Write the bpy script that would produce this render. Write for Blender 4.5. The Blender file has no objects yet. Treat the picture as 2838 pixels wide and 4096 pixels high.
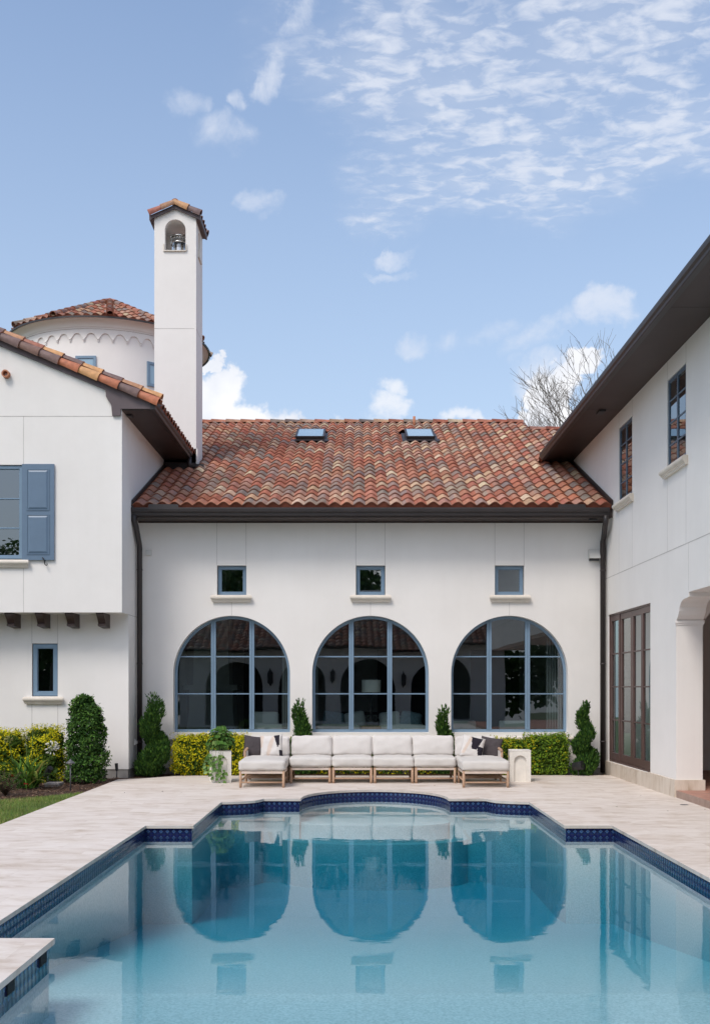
import bpy, math, random
from mathutils import Vector as V, Matrix, noise as mnoise
from mathutils.geometry import tessellate_polygon
random.seed(7)
C = bpy.context.scene.collection
PI = math.pi
FOC, VX, VY, EYE = 2400.0, 803.0, 1548.0, 1.65      # focal length and vanishing point measured off the photo
def PX(px, Y): return (px-VX)*Y/FOC
def PZ(py, Y): return EYE+(VY-py)*Y/FOC
def GY(py): return EYE*FOC/(py-VY)
def rnd(a, b): return random.uniform(a, b)

# ------------------------------------------------------------------ materials
M = {}
def new_mat(name):
    m = bpy.data.materials.new(name); m.use_nodes = True
    nt = m.node_tree; b = nt.nodes['Principled BSDF']
    M[name] = m
    return m, nt, b
def node(nt, t, **kw):
    n = nt.nodes.new(t)
    for k, v in kw.items():
        if k in n.inputs.keys() if hasattr(n.inputs, 'keys') else False: n.inputs[k].default_value = v
        else: setattr(n, k, v)
    return n
def coords(nt, scale=(1,1,1), kind='Object'):
    tc = nt.nodes.new('ShaderNodeTexCoord'); mp = nt.nodes.new('ShaderNodeMapping')
    mp.inputs['Scale'].default_value = scale
    nt.links.new(tc.outputs[kind], mp.inputs['Vector'])
    return mp.outputs[0]
def noise_tex(nt, vec, scale, detail=4, rough=.55, dist=0):
    n = nt.nodes.new('ShaderNodeTexNoise'); n.inputs['Scale'].default_value = scale
    n.inputs['Detail'].default_value = detail; n.inputs['Roughness'].default_value = rough
    n.inputs['Distortion'].default_value = dist
    nt.links.new(vec, n.inputs['Vector']); return n.outputs['Fac']
def ramp(nt, fac, stops):
    r = nt.nodes.new('ShaderNodeValToRGB'); e = r.color_ramp.elements
    while len(e) < len(stops): e.new(.5)
    for i, (p, c) in enumerate(stops):
        e[i].position = p; e[i].color = (*c, 1) if len(c) == 3 else c
    nt.links.new(fac, r.inputs[0]); return r.outputs[0]
def mix(nt, fac, a, b, mode='MIX'):
    n = nt.nodes.new('ShaderNodeMix'); n.data_type = 'RGBA'; n.blend_type = mode
    for s, i in ((fac, 0), (a, 6), (b, 7)):
        if hasattr(s, 'links') or isinstance(s, bpy.types.NodeSocket): nt.links.new(s, n.inputs[i])
        else: n.inputs[i].default_value = s if i == 0 else ((*s, 1) if len(s) == 3 else s)
    return n.outputs[2]
def math_n(nt, op, a, b=0.0, c=0.0, clamp=False):
    n = nt.nodes.new('ShaderNodeMath'); n.operation = op; n.use_clamp = clamp
    for i, s in enumerate((a, b, c)):
        if isinstance(s, bpy.types.NodeSocket): nt.links.new(s, n.inputs[i])
        else: n.inputs[i].default_value = s
    return n.outputs[0]
def bump(nt, b, h, strength=.3, dist=.01):
    n = nt.nodes.new('ShaderNodeBump'); n.inputs['Strength'].default_value = strength
    n.inputs['Distance'].default_value = dist
    nt.links.new(h, n.inputs['Height']); nt.links.new(n.outputs[0], b.inputs['Normal'])
def simple(name, col, rough=.6, var=.12, nscale=6, bscale=60, bstr=.15, metal=0, spec=.5, scale=(1,1,1)):
    m, nt, b = new_mat(name)
    v = coords(nt, scale)
    n = noise_tex(nt, v, nscale, 5)
    c = ramp(nt, n, [(.3, tuple(x*(1-var) for x in col)), (.7, tuple(min(1, x*(1+var)) for x in col))])
    nt.links.new(c, b.inputs['Base Color'])
    b.inputs['Roughness'].default_value = rough; b.inputs['Metallic'].default_value = metal
    b.inputs['Specular IOR Level'].default_value = spec
    if bstr: bump(nt, b, noise_tex(nt, v, bscale, 3), bstr, .004)
    return m
def attr_mat(name, rough=.6, nscale=20, var=.15, bstr=.2, bscale=60, transl=0, spec=.4):
    m, nt, b = new_mat(name)
    a = nt.nodes.new('ShaderNodeVertexColor'); a.layer_name = 'Col'
    v = coords(nt)
    n = noise_tex(nt, v, nscale, 4)
    g = ramp(nt, n, [(.25, (1-var,)*3), (.75, (1+var,)*3)])
    c = mix(nt, 1.0, a.outputs[0], g, 'MULTIPLY')
    if name == 'clay_tile': c = mix(nt, 1.0, c, ramp(nt, noise_tex(nt, coords(nt, (1, .5, .5)), .9, 6, .65), [(.32, (.78, .76, .76)), (.5, (1, 1, 1)), (.7, (1.08, 1.05, 1.02))]), 'MULTIPLY')
    nt.links.new(c, b.inputs['Base Color']); b.inputs['Roughness'].default_value = rough
    b.inputs['Specular IOR Level'].default_value = spec
    if bstr: bump(nt, b, noise_tex(nt, v, bscale, 3), bstr, .004)
    if transl:
        t = nt.nodes.new('ShaderNodeBsdfTranslucent'); nt.links.new(c, t.inputs[0])
        mx = nt.nodes.new('ShaderNodeMixShader'); mx.inputs[0].default_value = transl
        nt.links.new(b.outputs[0], mx.inputs[1]); nt.links.new(t.outputs[0], mx.inputs[2])
        nt.links.new(mx.outputs[0], nt.nodes['Material Output'].inputs[0])
    return m
# stucco: almost white, faint trowel clouds
m, nt, b = new_mat('stucco')
v = coords(nt)
n1 = noise_tex(nt, v, .5, 6, .6); n2 = noise_tex(nt, coords(nt, (5, 5, .35)), 1.6, 5, .6)
c = ramp(nt, n1, [(.3, (.725, .695, .66)), (.7, (.81, .78, .745))])
c = mix(nt, .035, c, ramp(nt, n2, [(.35, (.56, .53, .49)), (.65, (.8, .79, .78))]))
nt.links.new(c, b.inputs['Base Color']); b.inputs['Roughness'].default_value = .92
b.inputs['Specular IOR Level'].default_value = .2
hh = math_n(nt, 'ADD', noise_tex(nt, v, 2.2, 6, .62), math_n(nt, 'MULTIPLY', noise_tex(nt, v, 70, 3), .12))
bump(nt, b, hh, .22, .02)
simple('joint', (.47, .445, .42), .95, bstr=0)
simple('cast_stone', (.66, .60, .52), .8, .08, 5, 90, .25)
simple('frame_blue', (.17, .255, .345), .38, .05, 4, bstr=.03)
simple('frame_slate', (.085, .13, .18), .4, .05, 4, bstr=.03)
simple('shutter_blue', (.115, .175, .25), .42, .05, 4, bstr=.04)
simple('bronze', (.028, .022, .022), .45, .15, 3, bstr=.03)
simple('soffit_brown', (.042, .027, .024), .55, .2, 1.2, bstr=.04)
simple('rake_board', (.10, .075, .08), .6, .08, 3, bstr=.05)
simple('bracket_brown', (.045, .026, .022), .45, .15, 4, bstr=.05)
simple('door_brown', (.095, .055, .048), .4, .1, 5, bstr=.04)
simple('concrete', (.33, .31, .29), .9, .15, 6, 40, .3)
simple('concrete_table', (.74, .705, .645), .85, .07, 8, 60, .25)
simple('fabric_white', (.62, .585, .555), .95, .03, 6, 300, .3, spec=.1)
simple('fabric_seat', (.58, .55, .515), .95, .03, 6, 300, .3, spec=.1)
simple('fabric_charcoal', (.075, .065, .068), .95, .45, 90, 250, .5, spec=.1, scale=(1, 1, 4))
simple('fabric_black', (.025, .022, .03), .95, .1, 20, 200, .3, spec=.1)
simple('fabric_beige', (.60, .50, .43), .95, .05, 20, 200, .3, spec=.1)
simple('wood', (.40, .255, .165), .65, .25, 12, 60, .2, scale=(6, 6, 1))
simple('black_metal', (.02, .02, .022), .5, .1, bstr=.05)
simple('grey_metal', (.09, .09, .095), .45, .1, bstr=.05)
simple('steel', (.62, .60, .58), .22, .1, 6, bstr=.05, metal=1)
simple('plastic_white', (.62, .61, .58), .5, .04, bstr=.02)
simple('plastic_grey', (.33, .29, .28), .7, .1, bstr=.05)
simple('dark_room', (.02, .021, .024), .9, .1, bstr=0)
simple('room_wall', (.30, .30, .30), .9, .06, bstr=0)
simple('room_floor', (.10, .075, .055), .4, .2, bstr=0)
simple('pale_upholstery', (.50, .54, .53), .9, .05, bstr=0)
simple('blue_upholstery', (.12, .2, .24), .9, .3, 30, bstr=0)
simple('lamp_shade', (.80, .78, .73), .8, .03, bstr=0)
simple('curtain', (.30, .31, .31), .9, .1, 3, bstr=0, scale=(14, 14, .3))
simple('bark', (.20, .175, .15), .9, .25, 8, 30, .4)
simple('stem_brown', (.09, .06, .04), .9, .25, 8, 30, .4)
simple('clay_pipe', (.42, .17, .09), .8, .1, bstr=.1)
simple('birdstop', (.26, .075, .04), .8, .2, bstr=.1)
simple('pool_plaster', (.68, .56, .575), .8, .22, 55, 90, .3)
simple('petal', (.78, .78, .72), .7, .05, bstr=0)
attr_mat('leaf', .55, 6, .25, 0, transl=.30, spec=.12)
attr_mat('clay_tile', .62, 14, .26, .35, 45)
# mulch
m, nt, b = new_mat('mulch')
v = coords(nt, (1, 1, 1))
n = noise_tex(nt, v, 26, 6, .7); n2 = noise_tex(nt, v, 90, 4, .6)
c = ramp(nt, n, [(.3, (.035, .018, .012)), (.5, (.11, .058, .038)), (.68, (.23, .14, .095)), (.8, (.33, .24, .17))])
nt.links.new(c, b.inputs['Base Color']); b.inputs['Roughness'].default_value = .95
bump(nt, b, math_n(nt, 'ADD', n, n2), 1, .05)
# grass soil
simple('lawn_soil', (.06, .085, .022), .95, .35, 9, 80, .6)
# travertine pavers
def travertine(name, bw, bh, dark=1.0, off=.5, warm=0.0, vertical=False):
    m, nt, b = new_mat(name)
    if vertical:
        tc = nt.nodes.new('ShaderNodeTexCoord'); sp = nt.nodes.new('ShaderNodeSeparateXYZ'); cb = nt.nodes.new('ShaderNodeCombineXYZ')
        nt.links.new(tc.outputs['Object'], sp.inputs[0])
        nt.links.new(math_n(nt, 'ADD', sp.outputs[0], sp.outputs[1]), cb.inputs[0]); nt.links.new(sp.outputs[2], cb.inputs[1])
        v = cb.outputs[0]
    else: v = coords(nt)
    def brick(c1, c2, cm, ms):
        br = nt.nodes.new('ShaderNodeTexBrick'); nt.links.new(v, br.inputs['Vector'])
        br.inputs['Scale'].default_value = 1; br.inputs['Brick Width'].default_value = bw; br.inputs['Row Height'].default_value = bh
        br.inputs['Mortar Size'].default_value = ms; br.inputs['Mortar Smooth'].default_value = .3; br.offset = off
        br.inputs['Bias'].default_value = 0
        br.inputs['Color1'].default_value = (*c1, 1); br.inputs['Color2'].default_value = (*c2, 1); br.inputs['Mortar'].default_value = (*cm, 1)
        return br
    k = dark
    br = brick((.70*k, (.64-warm*.3)*k, (.585-warm)*k), (.655*k, (.59-warm*.3)*k, (.535-warm)*k), (.58*k, .52*k, .47*k), .0016)
    # veins run the long way of each paver and shift from paver to paver
    idb = brick((0, 0, 0), (1, 1, 1), (.5, .5, .5), 0)
    mp = nt.nodes.new('ShaderNodeMapping'); mp.inputs['Scale'].default_value = (1.3, 3.4, 1) if not vertical else (7, 1.2, 1)
    nt.links.new(v, mp.inputs[0])
    vs = nt.nodes.new('ShaderNodeVectorMath'); vs.operation = 'MULTIPLY_ADD'
    nt.links.new(idb.outputs[0], vs.inputs[0]); vs.inputs[1].default_value = (9, 17, 3); nt.links.new(mp.outputs[0], vs.inputs[2])
    n = noise_tex(nt, vs.outputs[0], 1.5, 8, .66, .6)
    vein = ramp(nt, n, [(.28, (.72, .64, .57)), (.42, (.93, .90, .87)), (.58, (1.03, 1.03, 1.03)), (.78, (.90, .87, .83))])
    c = mix(nt, 1.0, br.outputs[0], vein, 'MULTIPLY')
    n3 = noise_tex(nt, coords(nt, (1, 1.6, 1)), 1.6, 8, .68, .8)
    c = mix(nt, 1.0, c, ramp(nt, n3, [(.34, (.86, .82, .77)), (.5, (1, .99, .98)), (.68, (1.04, 1.04, 1.04))]), 'MULTIPLY')
    nt.links.new(c, b.inputs['Base Color']); b.inputs['Roughness'].default_value = .62
    b.inputs['Specular IOR Level'].default_value = .35
    bump(nt, b, math_n(nt, 'ADD', math_n(nt, 'MULTIPLY', br.outputs['Fac'], -.6), math_n(nt, 'MULTIPLY', n, .3)), .25, .006)
travertine('travertine', .61, .405)
travertine('travertine_plinth', .42, 3.0, .92, warm=.05, vertical=True)
travertine('coping_edge', 8, 8, .78)
m, nt, b = new_mat('terracotta')
v = coords(nt)
br = nt.nodes.new('ShaderNodeTexBrick'); nt.links.new(v, br.inputs['Vector']); br.offset = 0
br.inputs['Scale'].default_value = 1; br.inputs['Brick Width'].default_value = .3; br.inputs['Row Height'].default_value = .3; br.inputs['Mortar Size'].default_value = .006
br.inputs['Color1'].default_value = (.42, .20, .145, 1); br.inputs['Color2'].default_value = (.50, .27, .20, 1); br.inputs['Mortar'].default_value = (.36, .25, .2, 1)
c = mix(nt, 1.0, br.outputs[0], ramp(nt, noise_tex(nt, v, 7, 5), [(.3, (.8, .78, .78)), (.75, (1.15, 1.2, 1.2))]), 'MULTIPLY')
nt.links.new(c, b.inputs['Base Color']); b.inputs['Roughness'].default_value = .6
# blue waterline tile: a pale diamond in every square
m, nt, b = new_mat('pool_tile')
uv = nt.nodes.new('ShaderNodeUVMap'); uv.uv_map = 'UVMap'
sp = nt.nodes.new('ShaderNodeSeparateXYZ'); nt.links.new(uv.outputs[0], sp.inputs[0])
fu = math_n(nt, 'ABSOLUTE', math_n(nt, 'SUBTRACT', math_n(nt, 'FRACT', sp.outputs[0]), .5))
fv = math_n(nt, 'ABSOLUTE', math_n(nt, 'SUBTRACT', math_n(nt, 'FRACT', sp.outputs[1]), .5))
d = math_n(nt, 'ADD', fu, fv); g = math_n(nt, 'MAXIMUM', fu, fv)
nn = noise_tex(nt, coords(nt), 40, 3, .6)
dd = math_n(nt, 'ADD', d, math_n(nt, 'MULTIPLY', math_n(nt, 'SUBTRACT', nn, .5), .14))
c = ramp(nt, dd, [(0, (.07, .12, .26)), (.12, (.02, .05, .16)), (.26, (.07, .125, .25)), (.36, (.008, .009, .02)), (.43, (.006, .009, .055)), (.72, (.008, .013, .085)), (.9, (.015, .025, .12))])
c = mix(nt, math_n(nt, 'GREATER_THAN', g, .47), c, (.02, .02, .03))
nt.links.new(c, b.inputs['Base Color']); b.inputs['Roughness'].default_value = .16
bump(nt, b, d, .5, .01)
# grass blades
attr_mat('grass_blade', .7, 3, .3, 0, transl=.2)
def schlick(nt, ior, normal=None):      # two-sided Fresnel
    f0 = ((ior-1)/(ior+1))**2
    ge = nt.nodes.new('ShaderNodeNewGeometry'); d = nt.nodes.new('ShaderNodeVectorMath'); d.operation = 'DOT_PRODUCT'
    nt.links.new(ge.outputs['Incoming'], d.inputs[0]); nt.links.new(ge.outputs['Normal'], d.inputs[1])
    c = math_n(nt, 'SUBTRACT', 1.0, math_n(nt, 'ABSOLUTE', d.outputs['Value']), clamp=True)
    return math_n(nt, 'ADD', math_n(nt, 'MULTIPLY', math_n(nt, 'POWER', c, 5.0), 1-f0), f0)
# glass
def glass(name, tint, ior, rough=0.0):
    m = bpy.data.materials.new(name); m.use_nodes = True; nt = m.node_tree
    nt.nodes.remove(nt.nodes['Principled BSDF']); M[name] = m
    fr = schlick(nt, ior)
    t = nt.nodes.new('ShaderNodeBsdfTransparent'); t.inputs[0].default_value = (*tint, 1)
    g = nt.nodes.new('ShaderNodeBsdfGlossy'); g.inputs['Roughness'].default_value = rough; g.inputs[0].default_value = (.93, .97, 1, 1)
    v = coords(nt); n = noise_tex(nt, v, 1.1, 2, .4)
    bp = nt.nodes.new('ShaderNodeBump'); bp.inputs['Strength'].default_value = .25; bp.inputs['Distance'].default_value = .004
    nt.links.new(n, bp.inputs['Height']); nt.links.new(bp.outputs[0], g.inputs['Normal'])
    mx = nt.nodes.new('ShaderNodeMixShader')
    nt.links.new(fr, mx.inputs[0]); nt.links.new(t.outputs[0], mx.inputs[1]); nt.links.new(g.outputs[0], mx.inputs[2])
    nt.links.new(mx.outputs[0], nt.nodes['Material Output'].inputs[0])
glass('window_glass', (.58, .66, .66), 2.1)
glass('reflective_glass', (.40, .52, .54), 3.0)  # index raised beyond plain glass so reflections read brighter
glass('reflective_clear', (.45, .52, .52), 2.7)  # raised index again, for brighter reflections in the small and shuttered panes
m = simple('skylight_glass', (.26, .40, .50), .12, .03, bstr=0, spec=1)  # sky reflection put into an even blue base colour
# water: mirror + clear, blue from absorption in the body of the water
m = bpy.data.materials.new('water'); m.use_nodes = True; nt = m.node_tree; M['water'] = m
nt.nodes.remove(nt.nodes['Principled BSDF'])
fr = schlick(nt, 1.33)
t = nt.nodes.new('ShaderNodeBsdfTransparent')
g = nt.nodes.new('ShaderNodeBsdfGlossy'); g.inputs['Roughness'].default_value = .012
bp = nt.nodes.new('ShaderNodeBump'); bp.inputs['Strength'].default_value = 1; bp.inputs['Distance'].default_value = .0016
v1 = coords(nt, (1, 1, 1))
w = math_n(nt, 'ADD', noise_tex(nt, v1, 1.6, 2, .5, .4), math_n(nt, 'MULTIPLY', noise_tex(nt, coords(nt, (.6, 1, 1)), 9, 3, .5), .16))
nt.links.new(w, bp.inputs['Height']); nt.links.new(bp.outputs[0], g.inputs['Normal'])
mx = nt.nodes.new('ShaderNodeMixShader')
nt.links.new(fr, mx.inputs[0]); nt.links.new(t.outputs[0], mx.inputs[1]); nt.links.new(g.outputs[0], mx.inputs[2])
nt.links.new(mx.outputs[0], nt.nodes['Material Output'].inputs[0])
ab = nt.nodes.new('ShaderNodeVolumeAbsorption'); ab.inputs[0].default_value = (.16, .795, .875, 1); ab.inputs[1].default_value = .76
nt.links.new(ab.outputs[0], nt.nodes['Material Output'].inputs[1])


ORG = {}
class MB:
    def __init__(s): s.v, s.f, s.m, s.c, s.uv, s.sm = [], [], [], [], [], []
    def poly(s, pts, m=0, col=None, uv=None, smooth=False):
        i = len(s.v); s.v += [tuple(p) for p in pts]; s.f.append(list(range(i, i+len(pts))))
        s.m.append(m); s.c.append(col); s.uv.append(uv); s.sm.append(smooth)
    def faces(s, pts, fs, m=0, col=None, smooth=False):
        i = len(s.v); s.v += [tuple(p) for p in pts]
        for f in fs:
            s.f.append([i+k for k in f]); s.m.append(m); s.c.append(col); s.uv.append(None); s.sm.append(smooth)
    def hexa(s, p, m=0, col=None):       # p: 8 corners, bottom 4 ccw then top 4
        s.faces(p, [(0,3,2,1), (4,5,6,7), (0,1,5,4), (1,2,6,5), (2,3,7,6), (3,0,4,7)], m, col)
    def box(s, x0, x1, y0, y1, z0, z1, m=0, col=None):
        s.hexa([(x0,y0,z0),(x1,y0,z0),(x1,y1,z0),(x0,y1,z0),(x0,y0,z1),(x1,y0,z1),(x1,y1,z1),(x0,y1,z1)], m, col)
    def tube(s, pts, rs, n=8, m=0, col=None, cap=True, smooth=True):
        pts = [V(p) for p in pts]
        if not isinstance(rs, (list, tuple)): rs = [rs]*len(pts)
        ring = []; i0 = len(s.v); prev = None
        for k, p in enumerate(pts):
            d = (pts[min(k+1, len(pts)-1)]-pts[max(k-1, 0)])
            if d.length < 1e-9: d = V((0,0,1))
            d.normalize()
            if prev is None: a = d.orthogonal().normalized()
            else:
                a = prev-d*prev.dot(d)
                a = a.normalized() if a.length > 1e-6 else d.orthogonal().normalized()
            prev = a; bb = d.cross(a)
            for j in range(n):
                t = 2*PI*j/n; s.v.append(tuple(p+(a*math.cos(t)+bb*math.sin(t))*rs[k]))
        for k in range(len(pts)-1):
            for j in range(n):
                q = i0+k*n
                s.f.append([q+j, q+(j+1)%n, q+n+(j+1)%n, q+n+j]); s.m.append(m); s.c.append(col); s.uv.append(None); s.sm.append(smooth)
        if cap:
            s.f.append([i0+j for j in range(n)][::-1]); s.f.append([i0+(len(pts)-1)*n+j for j in range(n)])
            for _ in (0, 1): s.m.append(m); s.c.append(col); s.uv.append(None); s.sm.append(False)
    def lathe(s, cx, cy, prof, n=24, m=0, smooth=True, a0=0, a1=2*PI, cap=False):
        i0 = len(s.v); full = abs(a1-a0-2*PI) < 1e-6; nn = n if full else n+1
        for (r, z) in prof:
            for j in range(nn):
                t = a0+(a1-a0)*j/n; s.v.append((cx+r*math.cos(t), cy+r*math.sin(t), z))
        for k in range(len(prof)-1):
            for j in range(n):
                s.f.append([i0+k*nn+j, i0+k*nn+(j+1)%nn, i0+(k+1)*nn+(j+1)%nn, i0+(k+1)*nn+j])
                s.m.append(m); s.c.append(None); s.uv.append(None); s.sm.append(smooth)
        if cap:
            s.poly([s.v[i0+(len(prof)-1)*nn+j] for j in range(nn)], m)
    def extr(s, F, outer, holes, c0, c1, m=0, back=False, sides=True, holesides=True, hm=None):
        # F maps (a, b, c) to world; front face at c1, back at c0
        loops = [outer]+list(holes)
        flat = [p for l in loops for p in l]
        tris = tessellate_polygon([[V((p[0], p[1], 0)) for p in l] for l in loops])
        s.faces([F(p[0], p[1], c1) for p in flat], [tuple(t) for t in tris], m)
        if back: s.faces([F(p[0], p[1], c0) for p in flat], [tuple(t) for t in tris], m)
        for li, l in enumerate(loops):
            if (li == 0 and not sides) or (li > 0 and not holesides): continue
            for k in range(len(l)):
                p, q = l[k], l[(k+1) % len(l)]
                s.poly([F(p[0], p[1], c0), F(q[0], q[1], c0), F(q[0], q[1], c1), F(p[0], p[1], c1)], m if (li == 0 or hm is None) else hm)
    def fbox(s, F, a0, a1, b0, b1, c0, c1, m=0):
        s.hexa([F(a0,b0,c0), F(a1,b0,c0), F(a1,b0,c1), F(a0,b0,c1), F(a0,b1,c0), F(a1,b1,c0), F(a1,b1,c1), F(a0,b1,c1)], m)
    def sweep(s, prof, P0, P1, fn, m=0, caps=True, smooth=False):
        # prof: list of 2D pts; fn(P, p) -> world
        A = [fn(P0, p) for p in prof]; B = [fn(P1, p) for p in prof]; n = len(prof)
        for k in range(n):
            s.poly([A[k], A[(k+1)%n], B[(k+1)%n], B[k]], m, smooth=smooth)
        if caps: s.poly(A, m); s.poly(B[::-1], m)
    def build(s, name, mats, parent=None, fixn=True, weld=False):
        org = ORG.get(parent.name, V((0,0,0))) if parent else V((0,0,0))
        me = bpy.data.meshes.new(name)
        me.from_pydata([(x-org.x, y-org.y, z-org.z) for x, y, z in s.v], [], s.f)
        if not isinstance(mats, (list, tuple)): mats = [mats]
        for mm in mats: me.materials.append(M[mm] if isinstance(mm, str) else mm)
        me.polygons.foreach_set('material_index', s.m)
        me.polygons.foreach_set('use_smooth', s.sm)
        if any(c is not None for c in s.c):
            ca = me.color_attributes.new('Col', 'FLOAT_COLOR', 'CORNER'); buf = []
            for f, c in zip(s.f, s.c): buf += list((*(c or (.5,.5,.5)), 1))*len(f)
            ca.data.foreach_set('color', buf)
        if any(u is not None for u in s.uv):
            ul = me.uv_layers.new(name='UVMap'); buf = []
            for f, u in zip(s.f, s.uv):
                for k in range(len(f)): buf += list(u[k]) if u else [0, 0]
            ul.data.foreach_set('uv', buf)
        me.validate(); me.update()
        if fixn:
            import bmesh
            bm = bmesh.new(); bm.from_mesh(me)
            if weld: bmesh.ops.remove_doubles(bm, verts=bm.verts, dist=1e-5)
            bmesh.ops.recalc_face_normals(bm, faces=bm.faces); bm.to_mesh(me); bm.free()
        o = bpy.data.objects.new(name, me); C.objects.link(o)
        if parent: o.parent = parent
        ORG[o.name] = org
        if not parent: ORG[o.name] = V((0,0,0))
        return o
def thing(name, loc, label, cat, group=None):
    o = bpy.data.objects.new(name, None); C.objects.link(o); o.location = loc; o.empty_display_size = .2
    ORG[o.name] = V(loc); o['label'] = label; o['category'] = cat
    if group: o['group'] = group
    return o
def struct(o, kind='structure', label=None, cat=None):
    o['kind'] = kind
    if label: o['label'] = label
    if cat: o['category'] = cat
    return o
def tag(o, label, cat, group=None):
    o['label'] = label; o['category'] = cat
    if group: o['group'] = group
    return o
def plabel(o, label): o['label'] = label; return o

def frameF(o, u, n):    # wall frame: a along u, b up, c outwards
    o, u, n = V(o), V(u), V(n)
    return lambda a, b, c: tuple(o+u*a+V((0,0,1))*b+n*c)
def front(Y): return frameF((0, Y, 0), (1,0,0), (0,-1,0))
def rect(a0, a1, b0, b1): return [(a0,b0),(a1,b0),(a1,b1),(a0,b1)]
def arch(a0, a1, b0, zc, n=32):      # round-headed loop
    r = (a1-a0)/2; cx = (a0+a1)/2
    return [(a0,b0),(a1,b0)]+[(cx+r*math.cos(PI*k/n), zc+r*math.sin(PI*k/n)) for k in range(n+1)]

# ------------------------------------------------------------------ tile machinery
PAL = [((.37,.125,.07),20), ((.40,.165,.10),24), ((.33,.115,.07),10), ((.38,.20,.14),16), ((.26,.18,.145),18), ((.22,.165,.14),8),
       ((.30,.22,.17),10), ((.48,.33,.22),7), ((.52,.39,.27),4), ((.45,.27,.17),12)]
PALX = [p for p, w in PAL for _ in range(w)]
def tcol():
    c = random.choice(PALX); k = rnd(.80, 1.07)
    return (c[0]*k, c[1]*k*rnd(.93, 1.07), c[2]*k)
def prof(u): return .066*(0.5+0.5*math.cos(2*PI*(u-.5)))**.68
def tiles(mb, O, A, U, w, e, ncol, nrow, keep=None, seg=8, eave=True, lift=.028, th=.017):
    O, A, U = V(O), V(A).normalized(), V(U).normalized(); N = A.cross(U)
    if N.z < 0: N = -N
    for c in range(ncol):
        for r in range(nrow):
            P = O+A*((c+.5)*w)+U*((r+.5)*e)
            if keep and not keep(P): continue
            col = tcol(); ds = rnd(-.011, .011); dh = rnd(-.003, .006); tw = rnd(-.007, .007)
            lo, hi, un = [], [], []
            for i in range(seg+1):
                u = i/seg; a = A*((c+u)*w); h = prof(u); tt = tw*(u-.5)*2
                lo.append(O+a+U*(r*e+ds+tt)+N*(h+lift+dh)); hi.append(O+a+U*((r+1)*e+.05)+N*(h+.004))
                un.append(O+a+U*(r*e+ds+tt+.004)+N*(h+lift+dh-th))
            k = len(mb.v); mb.v += [tuple(p) for p in lo+hi+un]; n = seg+1
            # streak the tile: two tones across it
            c2 = random.choice(PALX) if random.random() < .45 else col
            split = random.randint(2, seg-2)
            for i in range(seg):
                f = i/seg
                cc = col if i < split else tuple(.5*x+.5*y for x, y in zip(col, c2))
                mb.f.append([k+i, k+i+1, k+n+i+1, k+n+i]); mb.m.append(0); mb.c.append(cc); mb.uv.append(None); mb.sm.append(True)
                mb.f.append([k+2*n+i, k+2*n+i+1, k+i+1, k+i]); mb.m.append(0); mb.c.append((.30,.115,.07)); mb.uv.append(None); mb.sm.append(False)
            if eave and r == 0:
                for i in range(seg):
                    a1 = O+A*((c+i/seg)*w)+U*.03; a2 = O+A*((c+(i+1)/seg)*w)+U*.03
                    mb.poly([a1+N*(prof(i/seg)+.01), a2+N*(prof((i+1)/seg)+.01), a2-N*.03, a1-N*.03], 1)
def barrels(mb, P0, P1, up, r=.09, L=.40, arc=195, n=8, taper=.86, cols=None):
    # overlapping half-barrel tiles laid from P0 (low) to P1 (high)
    P0, P1 = V(P0), V(P1); d = P1-P0; k = max(1, round(d.length/L)); step = d/k; d = d.normalized()
    up = V(up); up = (up-d*up.dot(d)).normalized(); sd = d.cross(up)
    for i in range(k):
        col = cols[i % len(cols)] if cols else tcol(); rr = r*rnd(.97, 1.03)
        A, B, Bi = [], [], []
        for j in range(n+1):
            t = math.radians(-arc/2+arc*j/n)
            o = up*math.cos(t)+sd*math.sin(t)
            A.append(P0+step*i-d*.02+o*(rr+.014)); B.append(P0+step*(i+1)+d*.03+o*rr*taper)
            Bi.append(P0+step*i-d*.018+o*(rr-.006))
        q = len(mb.v); mb.v += [tuple(p) for p in A+B+Bi]; m = n+1
        for j in range(n):
            mb.f.append([q+j, q+j+1, q+m+j+1, q+m+j]); mb.m.append(0); mb.c.append(col); mb.uv.append(None); mb.sm.append(True)
            mb.f.append([q+j, q+j+1, q+2*m+j+1, q+2*m+j]); mb.m.append(0); mb.c.append((.34,.13,.07)); mb.uv.append(None); mb.sm.append(False)

# ------------------------------------------------------------------ key dimensions (metres)
YF = 20.7                      # pool facade
XL, XR = -4.24, 4.81           # inner faces of the two wings
YLL, YLU = 19.80, 19.24        # left wing: lower and upper front
P5 = .4167                     # roof pitch 5:12
YE, ZE = 20.05, 5.06
def zroof(Y): return ZE+P5*(Y-YE)
YR = 29.28
YC = 23.40                     # chimney front
U5 = V((0, 1, P5)).normalized()

house = thing('house', (0, YF, 0), 'white stucco villa with clay tile roofs, round tower and slim chimney around the pool', 'house')
def part(mb, name, mats, parent=house, **k): return mb.build(name, mats, parent, **k)

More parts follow.
